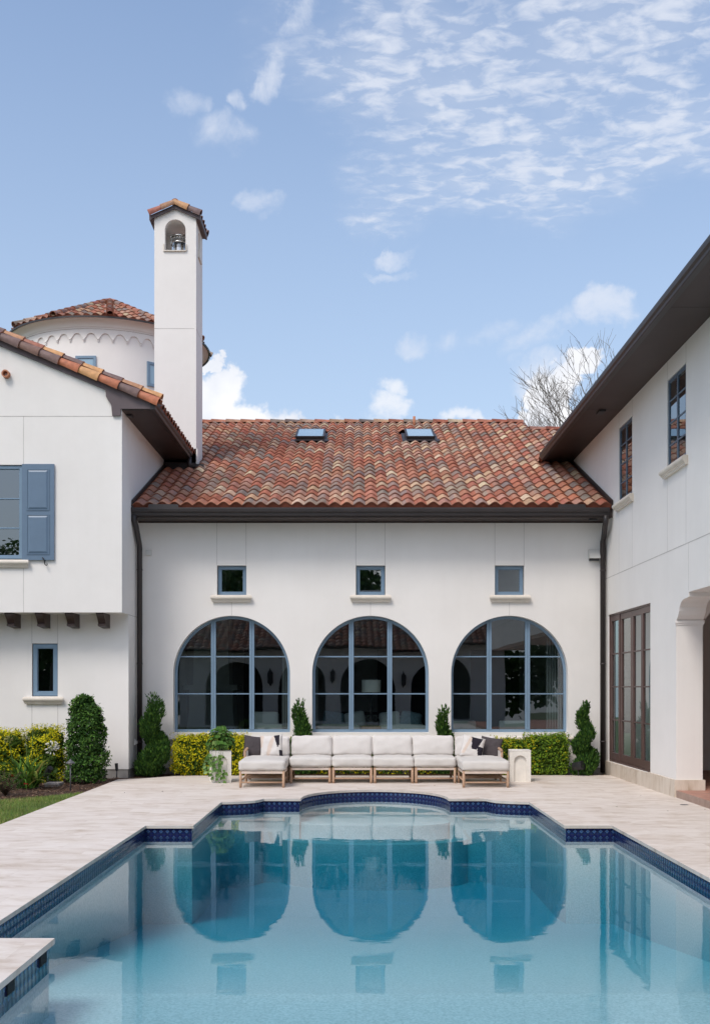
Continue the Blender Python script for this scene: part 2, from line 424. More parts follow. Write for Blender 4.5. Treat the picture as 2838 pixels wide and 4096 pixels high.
def sill(parent, F, a0, a1, ztop, name='sill', h=.135, out=.10, c0=0.0):
    # moulded cast-stone sill: rounded nose over a stepped bed mould
    pr = []
    r = h*.33
    for k in range(9):
        t = PI/2-PI*k/8; pr.append((out-r+r*math.cos(t), ztop-r+r*math.sin(t)))
    pr += [(out*.72, ztop-2*r), (out*.70, ztop-2*r-.012), (out*.5, ztop-h*.82), (out*.45, ztop-h), (-.0, ztop-h), (-.0, ztop)]
    mb = MB(); n = len(pr)
    def ring(a, sh): return [F(a, b, c0+max(-.001, c*(1-sh))) for c, b in pr]
    # ends return by tapering
    A0 = [F(a0+(out-c)*.45, b, c0+c) for c, b in pr]; A1 = [F(a1-(out-c)*.45, b, c0+c) for c, b in pr]
    for k in range(n):
        mb.poly([A0[k], A0[(k+1)%n], A1[(k+1)%n], A1[k]], 0, smooth=k < 9)
    mb.poly(A0); mb.poly(A1)
    return mb.build(name, 'cast_stone', parent)
def rect_window(F, a0, a1, b0, b1, c, fw=.06, rows=(), cols=(), mat='frame_blue', dark=True, depth=.05, parent=house, name='window', sillspan=None, glassmat='window_glass', mw=.022):
    mb = MB()
    mb.extr(F, rect(a0, a1, b0, b1), [rect(a0+fw, a1-fw, b0+fw, b1-fw)], c-depth, c, 0)
    # inner bead
    mb.extr(F, rect(a0+fw-.001, a1-fw+.001, b0+fw-.001, b1-fw+.001), [rect(a0+fw+.012, a1-fw-.012, b0+fw+.012, b1-fw-.012)], c-depth, c-min(.018, depth*.4), 0)
    for x in cols: mb.fbox(F, x-.03, x+.03, b0+fw, b1-fw, c-depth, c-.003)
    for z in rows: mb.fbox(F, a0+fw, a1-fw, z-mw/2, z+mw/2, c-depth+.004, c-min(.008, depth*.25))
    w = mb.build(name, mat, parent)
    g = MB(); g.poly([F(a0+fw*.5, b0+fw*.5, c-depth*.7), F(a1-fw*.5, b0+fw*.5, c-depth*.7), F(a1-fw*.5, b1-fw*.5, c-depth*.7), F(a0+fw*.5, b1-fw*.5, c-depth*.7)])
    if w.parent == house: g.build('pane', glassmat, w, fixn=False)
    else: g.build('pane', glassmat, parent, fixn=False)
    return w
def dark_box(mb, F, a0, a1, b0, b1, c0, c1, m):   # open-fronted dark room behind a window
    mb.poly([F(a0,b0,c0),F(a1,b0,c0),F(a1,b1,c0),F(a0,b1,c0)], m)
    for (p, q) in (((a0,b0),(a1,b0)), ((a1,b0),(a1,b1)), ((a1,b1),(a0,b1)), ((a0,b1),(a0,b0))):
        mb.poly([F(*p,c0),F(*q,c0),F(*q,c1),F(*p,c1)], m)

# ================================================================== CENTRAL WING
F0 = front(YF)
s0 = FOC/YF
wx = [PX(520.8, YF), PX(833, YF), PX(1145.3, YF)]
R_A = 1.1325; ZB, ZC = .785, 1.92
holes = []
for x in wx:
    holes.append(arch(x-R_A, x+R_A, ZB, ZC, 48)); holes.append(rect(x-.285, x+.285, 3.455, 4.03))
mb = MB()
mb.extr(F0, rect(XL-.02, XR+.02, .10, 4.95), holes, -.25, 0, 0, sides=False)
mb.extr(F0, rect(XL, XR, -.12, .10), [], -.2, -.02, 2)      # foundation
for x in wx:    # control joints and splayed window ledge
    for q in (x-.285, x+.28): mb.fbox(F0, q-.004, q+.004, 4.03, 4.875, 0, .002, 1)
    mb.fbox(F0, x-.005, x+.003, 3.06, 3.31, 0, .002, 1)
for q in (.0, ):
    pass
wallc = part(mb, 'wall', ['stucco', 'joint', 'concrete'], fixn=False)
mb = MB()
pr = [(0,.70),(.03,.70),(.075,.69),(.085,.665),(.075,.64),(.05,.632),(.05,.615),(.035,.605),(.02,.575),(0,.575)]
mb.sweep(pr, PX(374, YF), PX(1291, YF), lambda a, p: F0(a, p[1], p[0]))
part(mb, 'ledge', 'cast_stone')
for i, x in enumerate(wx):
    mb = MB(); r = R_A; c = -.17
    mb.extr(F0, arch(x-r, x+r, ZB, ZC, 48), [arch(x-r+.055, x+r-.055, ZB+.055, ZC, 48)], c-.05, c)
    for q in (-.375, .375):
        zt = ZC+math.sqrt((r-.03)**2-q*q)
        mb.fbox(F0, x+q-.047, x+q-.004, ZB+.05, zt, c-.05, c+.012); mb.fbox(F0, x+q+.004, x+q+.047, ZB+.05, zt, c-.05, c+.012)
        mb.fbox(F0, x+q-.004, x+q+.004, ZB+.05, zt, c-.05, c+.002)
    for z in (1.535, 2.262):
        hw = r-.05 if z < ZC else math.sqrt((r-.05)**2-(z-ZC)**2)
        for (a0, a1) in ((-hw, -.422), (-.328, .328), (.422, hw)):
            mb.fbox(F0, x+a0, x+a1, z-.012, z+.012, c-.04, c-.004)
    w = part(mb, 'window', 'frame_blue')
    plabel(w, 'arched blue steel window of nine panes')
    for (a0, a1) in ((-r+.02, -.375), (-.375, .375), (.375, r-.02)):
        g = MB(); pts = [(x+a0, ZB+.02), (x+a1, ZB+.02)]
        for k in range(13):
            a = a1+(a0-a1)*k/12; pts.append((x+a, ZC+math.sqrt(max(0, (r-.02)**2-a*a))))
        t1, t2 = rnd(-.006, .006), rnd(-.004, .004); g.poly([F0(p[0], p[1], c-.03+(p[0]-x-(a0+a1)/2)*t1+(p[1]-1.9)*t2) for p in pts]); g.build('pane', 'window_glass', w, fixn=False)
    w2 = rect_window(F0, x-.272, x+.272, 3.462, 4.022, -.10, .055, glassmat='reflective_clear')
    sill(w2, F0, x-.40, x+.40, 3.447)
# room behind the facade
RY = 26.4
mb = MB()
mb.poly([(XL+.02, YF+.26, .25), (XR, YF+.26, .25), (XR, RY, .25), (XL+.02, RY, .25)], 1)
mb.poly([(XL+.02, RY, .25), (XR, RY, .25), (XR, RY, 4.7), (XL+.02, RY, 4.7)], 0)
mb.poly([(XL+.02, YF+.26, .25), (XL+.02, RY, .25), (XL+.02, RY, 4.7), (XL+.02, YF+.26, 4.7)], 0)
mb.poly([(XR, YF+.26, .25), (XR, RY, .25), (XR, RY, 4.7), (XR, YF+.26, 4.7)], 0)
mb.poly([(XL+.02, YF+.26, 4.7), (XR, YF+.26, 4.7), (XR, RY, 4.7), (XL+.02, RY, 4.7)], 0)
for xc in (-2.2, 1.1, 3.4):      # dark doorways and recesses in the rear wall
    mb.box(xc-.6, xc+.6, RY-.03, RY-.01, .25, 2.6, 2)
part(mb, 'interior', ['room_wall', 'room_floor', 'dark_room'], fixn=False)
# fireplace with flared hood and mantel shelf
mb = MB(); fx = -3.35
for (z0, z1, w0, w1) in ((.25, 1.1, .62, .50), (1.1, 1.6, .50, .50), (1.6, 4.6, .42, .34)):
    mb.hexa([(fx-w0,24.6-w0*.3,z0),(fx+w0,24.6-w0*.3,z0),(fx+w0,25.3,z0),(fx-w0,25.3,z0),(fx-w1,24.6-w1*.3,z1),(fx+w1,24.6-w1*.3,z1),(fx+w1,25.3,z1),(fx-w1,25.3,z1)])
mb.box(fx-.62, fx+.62, 24.3, 25.3, 1.6, 1.72)
part(mb, 'fireplace', 'pale_upholstery')
for k, xc in enumerate((-1.35, -.95, 3.95, 4.3, 1.75)):
    mb = MB(); n = 18; yy = 21.45
    for j in range(n):
        a0, a1 = xc-.16+.32*j/n, xc-.16+.32*(j+1)/n
        y0, y1 = yy+.025*math.sin(j*2.1), yy+.025*math.sin((j+1)*2.1)
        mb.poly([(a0,y0,.3),(a1,y1,.3),(a1,y1,3.9),(a0,y0,3.9)], smooth=True)
    plabel(part(mb, 'curtain', 'curtain', fixn=False), 'pale curtain hanging behind the arched window')

# main roof
mb = MB()
W_, E_ = .2315, .385
X0 = PX(295, YE)
ncol = int((6.9+6.0)/W_)
x_start = X0-W_*8
sky = [(PX(696.8, 26.5), 26.5), (PX(945.8, 26.5), 26.5)]
def keep(P):
    if P.y < YF+.1 and not (XL < P.x < XR): return False
    if P.x < XL-.0 and P.y < YC+.1: return False
    if P.x > XR and P.y < 24.3: return False
    if P.x > 4.49 and P.y > 28.1: return False
    if -4.45 < P.x < -3.55 and YC < P.y < 24.3: return False
    for sx, sy in sky:
        if abs(P.x-sx) < .40 and 26.35 < P.y < 27.7: return False
    return P.y < YR
tiles(mb, (x_start, YE, ZE), (1,0,0), U5, W_, E_, ncol, 27, keep, seg=10)
# deck under the tiles
mb.poly([(XL, YE+.02, ZE-.04), (XR, YE+.02, ZE-.04), (XR, 28.2, zroof(28.2)-.04), (XL, 28.2, zroof(28.2)-.04)], 1)
mb.poly([(-6.0, YC, zroof(YC)-.04), (4.5, YC, zroof(YC)-.04), (4.5, YR, zroof(YR)-.04), (-6.0, YR, zroof(YR)-.04)], 1)
mb.poly([(4.4, 24.2, zroof(24.2)-.04), (6.7, 24.2, zroof(24.2)-.04), (6.7, 28.17, zroof(28.17)-.04), (4.4, 28.17, zroof(28.17)-.04)], 1)
# rear slopes
mb.poly([(-6.0, YR, zroof(YR)-.04), (4.5, YR, zroof(YR)-.04), (4.5, YR+8, zroof(YR)-3.4), (-6, YR+8, zroof(YR)-3.4)], 1)
mb.poly([(4.5, 28.17, zroof(28.17)-.04), (6.7, 28.17, zroof(28.17)-.04), (6.7, 36, 5.2), (4.5, 36, 5.2)], 1)
mb.poly([(4.5, 24, 6), (4.5, YR, zroof(YR)), (4.5, YR+8, zroof(YR)-3.4), (4.5, YR+8, 5)], 2)
roof = part(mb, 'roof', ['clay_tile', 'birdstop', 'stucco'], fixn=False)
mb = MB()
barrels(mb, (-6.0, YR-.02, zroof(YR)+.02), (4.52, YR-.02, zroof(YR)+.02), (0,0,1), .095, .40, 180)
barrels(mb, (4.55, 28.15, zroof(28.15)+.02), (6.7, 28.15, zroof(28.15)+.02), (0,0,1), .095, .40, 180)
barrels(mb, (4.50, 27.9, zroof(27.9)+.0), (4.50, YR, zroof(YR)+.0), (.3,0,1), .07, .38, 180)
mb.build('ridge_cap', ['clay_tile'], roof, fixn=False)
def slope_pt(x, y, h): # point h above main roof plane
    return V((x, y, zroof(y)))+V((0, -P5, 1)).normalized()*h
for sx, sy in sky:
    mb = MB(); hw = .345
    y0, y1 = 26.5, 27.55
    def Fs(a, b, c, sx=sx): return tuple(slope_pt(sx+a, b, c))
    mb.hexa([Fs(-hw,y0,-.02),Fs(hw,y0,-.02),Fs(hw,y1,-.02),Fs(-hw,y1,-.02),Fs(-hw,y0,.13),Fs(hw,y0,.13),Fs(hw,y1,.13),Fs(-hw,y1,.13)])
    for (a0,a1,b0,b1) in ((-hw-.02,hw+.02,y0-.02,y0+.02),(-hw-.02,hw+.02,y1-.02,y1+.02),(-hw-.02,-hw+.03,y0+.02,y1-.02),(hw-.03,hw+.02,y0+.02,y1-.02)):
        mb.hexa([Fs(a0,b0,.132),Fs(a1,b0,.132),Fs(a1,b1,.132),Fs(a0,b1,.132),Fs(a0,b0,.162),Fs(a1,b0,.162),Fs(a1,b1,.162),Fs(a0,b1,.162)])
    # flashing apron
    mb.hexa([Fs(-hw-.12,y0-.16,.070),Fs(hw+.12,y0-.16,.070),Fs(hw+.12,y0,.078),Fs(-hw-.12,y0,.078),Fs(-hw-.12,y0-.16,.078),Fs(hw+.12,y0-.16,.078),Fs(hw+.12,y0,.086),Fs(-hw-.12,y0,.086)])
    mb.hexa([Fs(-hw-.10,y0,.0),Fs(-hw,y0,.0),Fs(-hw,y1+.1,.0),Fs(-hw-.10,y1+.1,.0),Fs(-hw-.10,y0,.03),Fs(-hw,y0,.03),Fs(-hw,y1+.1,.03),Fs(-hw-.10,y1+.1,.03)])
    mb.hexa([Fs(hw,y0,.0),Fs(hw+.1,y0,.0),Fs(hw+.1,y1+.1,.0),Fs(hw,y1+.1,.0),Fs(hw,y0,.03),Fs(hw+.1,y0,.03),Fs(hw+.1,y1+.1,.03),Fs(hw,y1+.1,.03)])
    sk = mb.build('skylight', 'bronze', roof)
    mb = MB(); mb.poly([Fs(-hw+.03,y0+.02,.158),Fs(hw-.03,y0+.02,.158),Fs(hw-.03,y1-.02,.158),Fs(-hw+.03,y1-.02,.158)])
    plabel(mb.build('skylight_glass', 'skylight_glass', roof, fixn=False), 'glass of the roof skylight with reflected sky blue in its colour')
mb = MB(); q = PX(931, 28.9); mb.tube([(q,28.9,zroof(28.9)-.05),(q,28.9,zroof(28.9)+.26)], .035, 12); mb.build('vent_pipe', 'clay_pipe', roof)
# wall flashings along the roof edges
mb = MB()
for xx, sg in ((XL+.012, 1), (XR-.012, -1)):
    y1 = YC if sg > 0 else 24.1
    mb.hexa([(xx,YE-.02,ZE-.05),(xx+.02*sg,YE-.02,ZE-.05),(xx+.02*sg,y1,zroof(y1)-.05),(xx,y1,zroof(y1)-.05),
             (xx,YE-.02,ZE+.12),(xx+.02*sg,YE-.02,ZE+.12),(xx+.02*sg,y1,zroof(y1)+.12),(xx,y1,zroof(y1)+.12)])
    mb.build('flashing', 'bronze', roof)
    mb = MB()
mb.box(XL, -3.55, YC-.05, YC-.015, zroof(YC)-.02, zroof(YC)+.13)
mb.box(XL+.5, -3.35, YC-.09, YC-.052, zroof(YC)+.03, zroof(YC)+.09)
mb.build('flashing', 'bronze', roof)

# gutter, fascia, soffit
def gutter_prof(): return [(0,0),(.075,0),(.085,.012),(.09,.05),(.118,.075),(.125,.12),(.125,.15),(.113,.15),(.113,.125),(.0,.125)]
mb = MB(); yg = 20.11; zb = 4.885
mb.sweep(gutter_prof(), PX(294.5, 19.98), PX(1371, 19.98), lambda a, p: (a, yg-p[0], zb+p[1]))
gut = part(mb, 'gutter', 'bronze')
mb = MB()
for (p0, p1) in ((333, 401), (1254.5, 1316.5)):
    a0, a1 = PX(p0, 19.98), PX(p1, 19.98)
    pts = [(a0, 5.0), (a1, 5.0), (a1, 5.075), (a1-.02, 5.095), (a0+.02, 5.095), (a0, 5.075)]
    mb.extr(front(yg-.126), pts, [], -.004, 0, back=True)
    mb.build('splash_guard', 'bronze', gut)
    mb = MB()
mb = MB()
mb.box(XL, XR, 20.112, 20.14, 4.865, 5.03)
part(mb, 'fascia', 'soffit_brown')
mb = MB()
mb.box(XL, XR, 20.14, YF+.02, 4.878, 4.90)
mb.box(XL, XR, YF-.02, YF-.004, 4.85, 4.876)
sf = part(mb, 'soffit', 'soffit_brown')
mb = MB(); q = PX(1333, 20.35); mb.box(q-.07, q+.07, 20.3, 20.42, 4.85, 4.876); mb.build('spotlight', 'black_metal', sf)
# downspouts
mb = MB(); r = .052
a = PX(301.5, 20.04)
mb.tube([(a, 20.04, 4.90), (a, 20.05, 4.80), (a+.02, 20.12, 4.70), (-4.165, 20.40, 4.40), (-4.165, 20.44, 4.33), (-4.165, 20.44, .02)], [r]*6, 14)
for z in (3.9, 2.1, .6): mb.tube([(-4.165, 20.44, z), (-4.165, 20.44, z+.03)], r+.006, 14)
ds = part(mb, 'downspout', 'bronze')
mb = MB(); a = PX(1362, 20.04); a2 = PX(1355.2, 20.58)
mb.tube([(a, 20.04, 4.90), (a, 20.05, 4.78), (a, 20.12, 4.70), (a2, 20.50, 4.56), (a2, 20.58, 4.48), (a2, 20.58, .02)], [r]*6, 14)
for z in (3.9, 2.1, .6): mb.tube([(a2, 20.58, z), (a2, 20.58, z+.03)], r+.006, 14)
part(mb, 'downspout', 'bronze')
# wall boxes
mb = MB(); a0, a1 = PX(328.5, YF), PX(341, YF); z0, z1 = PZ(1250, YF), PZ(1238, YF)
mb.fbox(F0, a0, a1, z0, z1, 0, .05); mb.fbox(F0, a0+.012, a1-.012, z0+.012, z1-.012, .05, .056)
plabel(part(mb, 'junction_box', 'plastic_white'), 'small white square box on the stucco')
mb = MB(); a0, a1 = PX(1322, YF), PX(1346, YF); z0, z1 = PZ(1263, YF), PZ(1237, YF)
mb.sweep([(0,z1),(.06,z1),(.14,z0+.06),(.14,z0+.045),(.02,z0+.045),(.02,z0),(0,z0)], a0, a1, lambda a, p: F0(a, p[1], p[0]))
for k in range(4): mb.fbox(F0, a0+.01, a1-.01, z0+.004+k*.011, z0+.01+k*.011, .02, .09, 1)
plabel(part(mb, 'vent_hood', ['plastic_white', 'grey_metal']), 'white vent hood with dark louvre near the downspout')

# ================================================================== LEFT WING
FL, FU = front(YLL), front(YLU)
ZO = PZ(1378, YLU)          # underside of the jetty
lw = (PX(71.8, YLL), PX(129.9, YLL), PZ(1566.8, YLL), PZ(1448, YLL))
uwR, uwB, uwT = PX(51, YLU), PZ(1259, YLU), PZ(1045.6, YLU); uwL = uwR-1.14
def zrake(x): return PZ(921, YLU)+.03+(-3.60-x)*P5      # top of the gable wall
XLE = -9.6
mb = MB()
mb.extr(FL, rect(-11, XL, .14, ZO), [rect(lw[0], lw[1], lw[2], lw[3])], -.16, 0, 0, sides=False)
mb.extr(FL, rect(-11, XL-.015, -.12, .14), [], -.2, -.015, 2, sides=False)
mb.poly([(XL-.015, YLL+.015, -.12), (XL-.015, YF, -.12), (XL-.015, YF, .14), (XL-.015, YLL+.015, .14)], 2)
ap = -8.2
outer = [(-11, ZO), (XL, ZO), (XL, 6.70), (XL-.2, zrake(XL-.2)), (ap, zrake(ap)), (-11, zrake(ap)-(11+ap)*P5)]
mb.extr(FU, outer, [rect(uwL, uwR, uwB, uwT)], -.16, 0, 0, sides=False)
mb.poly([(XL, YLU, ZO), (XL, YC, ZO), (XL, YC, 6.69), (XL, YLU, 6.69)], 0)       # side, upper
mb.poly([(XL, YLL, .14), (XL, YF+.1, .14), (XL, YF+.1, ZO), (XL, YLL, ZO)], 0)   # side, lower
mb.poly([(-11, YLU, ZO), (XL, YLU, ZO), (XL, YLL, ZO), (-11, YLL, ZO)], 0)       # underside
mb.poly([(XL, YC, 5.0), (-3.5, YC, 5.0), (-3.5, YC, 6.9), (XL, YC, 6.9)], 0)     # return wall beside chimney
mb.poly([(-11, YC+5, 0), (XL-.3, YC+5, 0), (XL-.3, YC+5, 8), (-11, YC+5, 8)], 0)
mb.poly([(XL-.3, YC, 5), (XL-.3, YC+5, 5), (XL-.3, YC+5, 8), (XL-.3, YC, 7)], 0)
# joints
zj = PZ(936.6, YLU)
mb.fbox(FU, -11, PX(253, YLU), zj-.006, zj+.006, 0, .002, 1)
q = PX(53, YLU); mb.fbox(FU, q-.004, q+.004, uwT, zj, 0, .002, 1); mb.fbox(FU, q-.004, q+.004, ZO, uwB-.16, 0, .002, 1)
for q in (lw[0]+.0, lw[1]-.0):
    mb.fbox(FL, q-.004, q+.004, lw[3], ZO, 0, .002, 1); mb.fbox(FL, q-.004, q+.004, .14, lw[2]-.15, 0, .002, 1)
mb.hexa([(XL,YLL,ZO-.008),(XL+.002,YLL,ZO-.008),(XL+.002,YF-.05,ZO-.008),(XL,YF-.05,ZO-.008),(XL,YLL,ZO+.004),(XL+.002,YLL,ZO+.004),(XL+.002,YF-.05,ZO+.004),(XL,YF-.05,ZO+.004)], 1)
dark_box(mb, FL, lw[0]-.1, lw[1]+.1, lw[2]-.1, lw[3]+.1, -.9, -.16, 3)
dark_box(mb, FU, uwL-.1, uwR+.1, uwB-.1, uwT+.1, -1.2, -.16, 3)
part(mb, 'wall', ['stucco', 'joint', 'concrete', 'dark_room'], fixn=False)
w = rect_window(FL, lw[0]+.012, lw[1]-.012, lw[2]+.01, lw[3]-.01, -.03, .075)
sill(w, FL, PX(54, YLL), PX(145, YLL), lw[2]-.01)
w = rect_window(FU, uwL+.01, uwR-.01, uwB+.02, uwT-.01, -.03, .055, rows=(PZ(1121, YLU), PZ(1187.4, YLU)), cols=((uwL+uwR)/2,), glassmat='reflective_clear')
sill(w, FU, uwL-.13, PX(67.7, YLU), uwB-.01)
# shutters
def shutter(a0, a1):
    mb = MB(); z0, z1 = uwB-.015, uwT+.005
    mb.fbox(FU, a0, a1, z0, z1, .012, .045)
    zm = PZ(1154, YLU)
    for (b0, b1) in ((z0+.10, zm-.035), (zm+.035, z1-.09)):
        for k, (ins, c) in enumerate(((.09, .0453),)):
            A0, A1, B0, B1 = a0+.085, a1-.085, b0, b1
            # moulding: ring proud, bevelled raised field
            mb.extr(FU, rect(A0, A1, B0, B1), [rect(A0+.018, A1-.018, B0+.018, B1-.018)], .045, .055)
            o = rect(A0+.018, A1-.018, B0+.018, B1-.018); i_ = rect(A0+.055, A1-.055, B0+.055, B1-.055)
            for j in range(4):
                p, q = o[j], o[(j+1)%4]; p2, q2 = i_[j], i_[(j+1)%4]
                mb.poly([FU(*p,.0455), FU(*q,.0455), FU(*q2,.062), FU(*p2,.062)])
            mb.poly([FU(*p, .062) for p in i_])
    s = part(mb, 'shutter', 'shutter_blue')
    h = MB(); hx = a1-.17 if a1 > uwR else a0+.17; hz = z0
    h.tube([FU(hx-.035, hz+.03, .06), FU(hx-.03, hz+.045, .065), FU(hx-.01, hz+.02, .065), FU(hx+.005, hz-.03, .065), FU(hx+.01, hz-.075, .065), FU(hx+.035, hz-.10, .065), FU(hx+.055, hz-.085, .065), FU(hx+.05, hz-.065, .065)], .009, 8)
    h.tube([FU(hx, hz-.01, 0), FU(hx, hz-.01, .065)], .01, 8)
    h.build('shutter_dog', 'black_metal', s)
shutter(uwR, PX(123, YLU)); shutter(uwL-.575, uwL)
# clay vent in the gable
mb = MB(); a, z = PX(15.5, YLU), PZ(843.4, YLU)
mb.tube([FU(a, z, -.01), FU(a, z, .10)], [.068, .068], 20, cap=False)
mb.tube([FU(a, z, .10), FU(a, z, .0)], [.045, .042], 20, cap=False)
for k in range(20):
    t0, t1 = 2*PI*k/20, 2*PI*(k+1)/20
    mb.poly([FU(a+.068*math.cos(t0), z+.068*math.sin(t0), .10), FU(a+.068*math.cos(t1), z+.068*math.sin(t1), .10), FU(a+.045*math.cos(t1), z+.045*math.sin(t1), .10), FU(a+.045*math.cos(t0), z+.045*math.sin(t0), .10)])
part(mb, 'clay_vent', 'clay_pipe', fixn=False)
# jetty brackets
for xr in (47, 113.5, 179.3, 247.6, -20):
    mb = MB(); a1 = PX(xr, YLL); a0 = a1-.135
    D = YLL-YLU-.03
    pr = [(0, ZO-.002), (D, ZO-.002), (D-.005, ZO-.03), (D-.05, ZO-.06), (D-.10, ZO-.10), (D-.15, ZO-.15), (D-.17, ZO-.19), (D-.14, ZO-.20), (D-.14, ZO-.235), (.0, ZO-.26)]
    mb.sweep(pr, a0, a1, lambda a, p: (a, YLL-p[0], p[1]))
    part(mb, 'bracket', 'bracket_brown')
# left wing roof: eave runs in depth at X=-3.6
xg = PX(351, 19.12)
ze = 6.735
ZSL = 6.668
mb = MB()
ULx = V((-1, 0, P5)).normalized()
tiles(mb, (xg+.03, YC, ze+.03), (0,-1,0), ULx, W_, E_, int((YC-YLU)/W_), 13, lambda P: P.x > ap, seg=6)
mb.poly([(xg, YLU-.13, ze), (xg, YC+.0, ze), (ap, YC, ze+(xg-ap)*P5), (ap, YLU-.13, ze+(xg-ap)*P5)], 1)
mb.poly([(XL-.2, YC, ze+(xg-XL+.2)*P5), (XL-.2, YC+5, ze+(xg-XL+.2)*P5), (ap, YC+5, ze+(xg-ap)*P5), (ap, YC, ze+(xg-ap)*P5)], 1)
mb.poly([(ap, YLU-.13, ze+(xg-ap)*P5), (ap, YC+5, ze+(xg-ap)*P5), (-12, YC+5, ze+(xg-ap)*P5-(12+ap)*P5*-1*-1), (-12, YLU-.13, ze+(xg-ap)*P5-(12+ap)*P5)], 1)
lroof = part(mb, 'roof', ['clay_tile', 'birdstop'], fixn=False)
mb = MB()
gold, brn, org_, tan = (.50,.27,.12), (.155,.10,.09), (.38,.135,.07), (.42,.22,.12)
cl = [org_, brn, org_, gold, org_, brn, (.17,.10,.08), brn, brn, tan, org_]
yk = YLU-.07
def rk(x, h): return (x, yk, ze+(xg-x)*P5+h)
barrels(mb, rk(xg+.02, .055), rk(ap, .055), (0,-.55,1), .088, E_, 210, 10, .86, cl)
cl2 = [gold, tan, brn, gold, brn, gold, (.3,.12,.08), tan, brn, gold]
barrels(mb, (xg+.04, yk+.17, ze+.17), (ap, yk+.17, ze+.17+(xg-ap)*P5), (0,0,1), .075, E_, 180, 8, .86, cl2)
barrels(mb, (xg+.04, yk+.1, ze+.05), (xg-.3, yk+.1, ze+.05+.14), (0,0,1), .06, E_, 180, 8, .86, [org_])
mb.build('rake_tile', 'clay_tile', lroof, fixn=False)
mb = MB(); barrels(mb, (ap, YLU-.1, ze+(xg-ap)*P5+.07), (ap, YC+5, ze+(xg-ap)*P5+.07), (0,0,1), .1, .4, 190); mb.build('ridge_cap', 'clay_tile', lroof, fixn=False)
# rake board with scrolled end
mb = MB()
def D(px, py, Y=YLU): return (PX(px, Y), PZ(py, Y))
pts = [D(238.5, 878), D(239.4, 893), D(243.5, 901), D(249, 908), D(251.5, 914), D(252, 920.5), D(253.7, 936.6), D(271.8, 936.6), D(272.5, 921), D(344, 921), D(349, 905)]
xa, za = D(349, 905)
top = [(ap, za+(xa-ap)*P5), (ap, za+(xa-ap)*P5-.10)]
mb.extr(FU, pts+[(xa, za+.02)]+[(ap, za+(xa-ap)*P5+.02), (ap, PZ(878, YLU)+(PX(238.5, YLU)-ap)*P5)], [], .0, .045)
part(mb, 'rake_board', 'rake_board')
# soffit, fascia, gutter of the left wing
mb = MB(); mb.box(XL, xg-.12, YLU-.0, YC-.002, ZSL-.012, ZSL+.01)
mb.box(xg-.14, xg-.12, YLU-.03, YC-.002, ZSL+.011, ze+.05, 0)
sf = part(mb, 'soffit', 'soffit_brown')
mb = MB(); q = PX(311, 20.4); mb.box(q-.03, q+.06, YLU+.25, YLU+.42, ZSL-.04, ZSL-.013); mb.build('spotlight', 'black_metal', sf)
mb = MB()
mb.sweep(gutter_prof(), YLU-.06, YC-.02, lambda a, p: (xg-.118+p[0], a, ZSL-.005+p[1]))
gg = part(mb, 'gutter', 'bronze')
mb = MB(); mb.tube([(xg-.06, YC-.12, ZSL+.02), (xg-.06, YC-.12, 6.55), (xg-.04, YC-.12, 6.45)], .05, 12); mb.build('outlet_pipe', 'bronze', gg)
# outlet box on the side wall
mb = MB(); y0 = FOC*-XL/(VX-303); mb.box(XL, XL+.03, y0-.05, y0+.06, PZ(1676, y0), PZ(1664, y0)); mb.box(XL+.03, XL+.05, y0-.03, y0+.04, PZ(1674, y0), PZ(1667, y0))
part(mb, 'outlet_box', 'plastic_white')

# ================================================================== CHIMNEY
cx0, cx1, cy0, cy1 = PX(347, YC), PX(441, YC), YC, PX(441, YC)*FOC/(455-VX)
cxm, cym = (cx0+cx1)/2, (cy0+cy1)/2
zc_, za_ = PZ(490.5, YC), PZ(470, YC); zo, zs = PZ(562.8, YC), PZ(493.4, YC)
hw = .228; zsp = zs-hw
mb = MB()
FC = front(cy0)
gab = [(cx0, 6.2), (cx1, 6.2), (cx1, zc_), (cxm, za_), (cx0, zc_)]
mb.extr(FC, gab, [arch(cxm-hw, cxm+hw, zo, zsp, 20)], -.12, 0, sides=False)
FCb = frameF((0, cy1, 0), (1,0,0), (0,1,0)); mb.extr(FCb, gab, [arch(cxm-hw, cxm+hw, zo, zsp, 20)], -.12, 0, sides=False)
for xx, nx in ((cx1, 1), (cx0, -1)):
    Fs_ = frameF((xx, 0, 0), (0,1,0), (nx,0,0)); hz = .17
    mb.extr(Fs_, rect(cy0, cy1, 5.9, zc_), [arch(cym-hz, cym+hz, zo-.02, zsp-.05, 16)], -.12, 0, sides=False)
# inner faces
mb.extr(front(cy0+.12), gab, [arch(cxm-hw, cxm+hw, zo, zsp, 20)], 0, 0, sides=False, holesides=False)
mb.extr(front(cy1-.12), gab, [arch(cxm-hw, cxm+hw, zo, zsp, 20)], 0, 0, sides=False, holesides=False)
for xx in (cx0+.12, cx1-.12):
    mb.extr(frameF((xx,0,0),(0,1,0),(1,0,0)), rect(cy0, cy1, 10.8, zc_), [arch(cym-hz, cym+hz, zo-.02, zsp-.05, 16)], 0, 0, sides=False, holesides=False)
mb.poly([(cx0,cy0,zo-.03),(cx1,cy0,zo-.03),(cx1,cy1,zo-.03),(cx0,cy1,zo-.03)])
mb.poly([(cx0+.01,cy0+.01,zc_-.02),(cx1-.01,cy0+.01,zc_-.02),(cx1-.01,cy1-.01,zc_-.02),(cx0+.01,cy1-.01,zc_-.02)])
zq = PZ(739, YC)
mb.fbox(FC, cx0, cx1-.04, zq-.005, zq+.005, 0, .002, 1)
mb.box(cx1, cx1+.002, cy0+.02, cy1-.03, zq-.005, zq+.005, 1)
ch = part(mb, 'chimney', ['stucco', 'joint'], fixn=False)
mb = MB()
sl = (za_-zc_)/((cx1-cx0)/2)
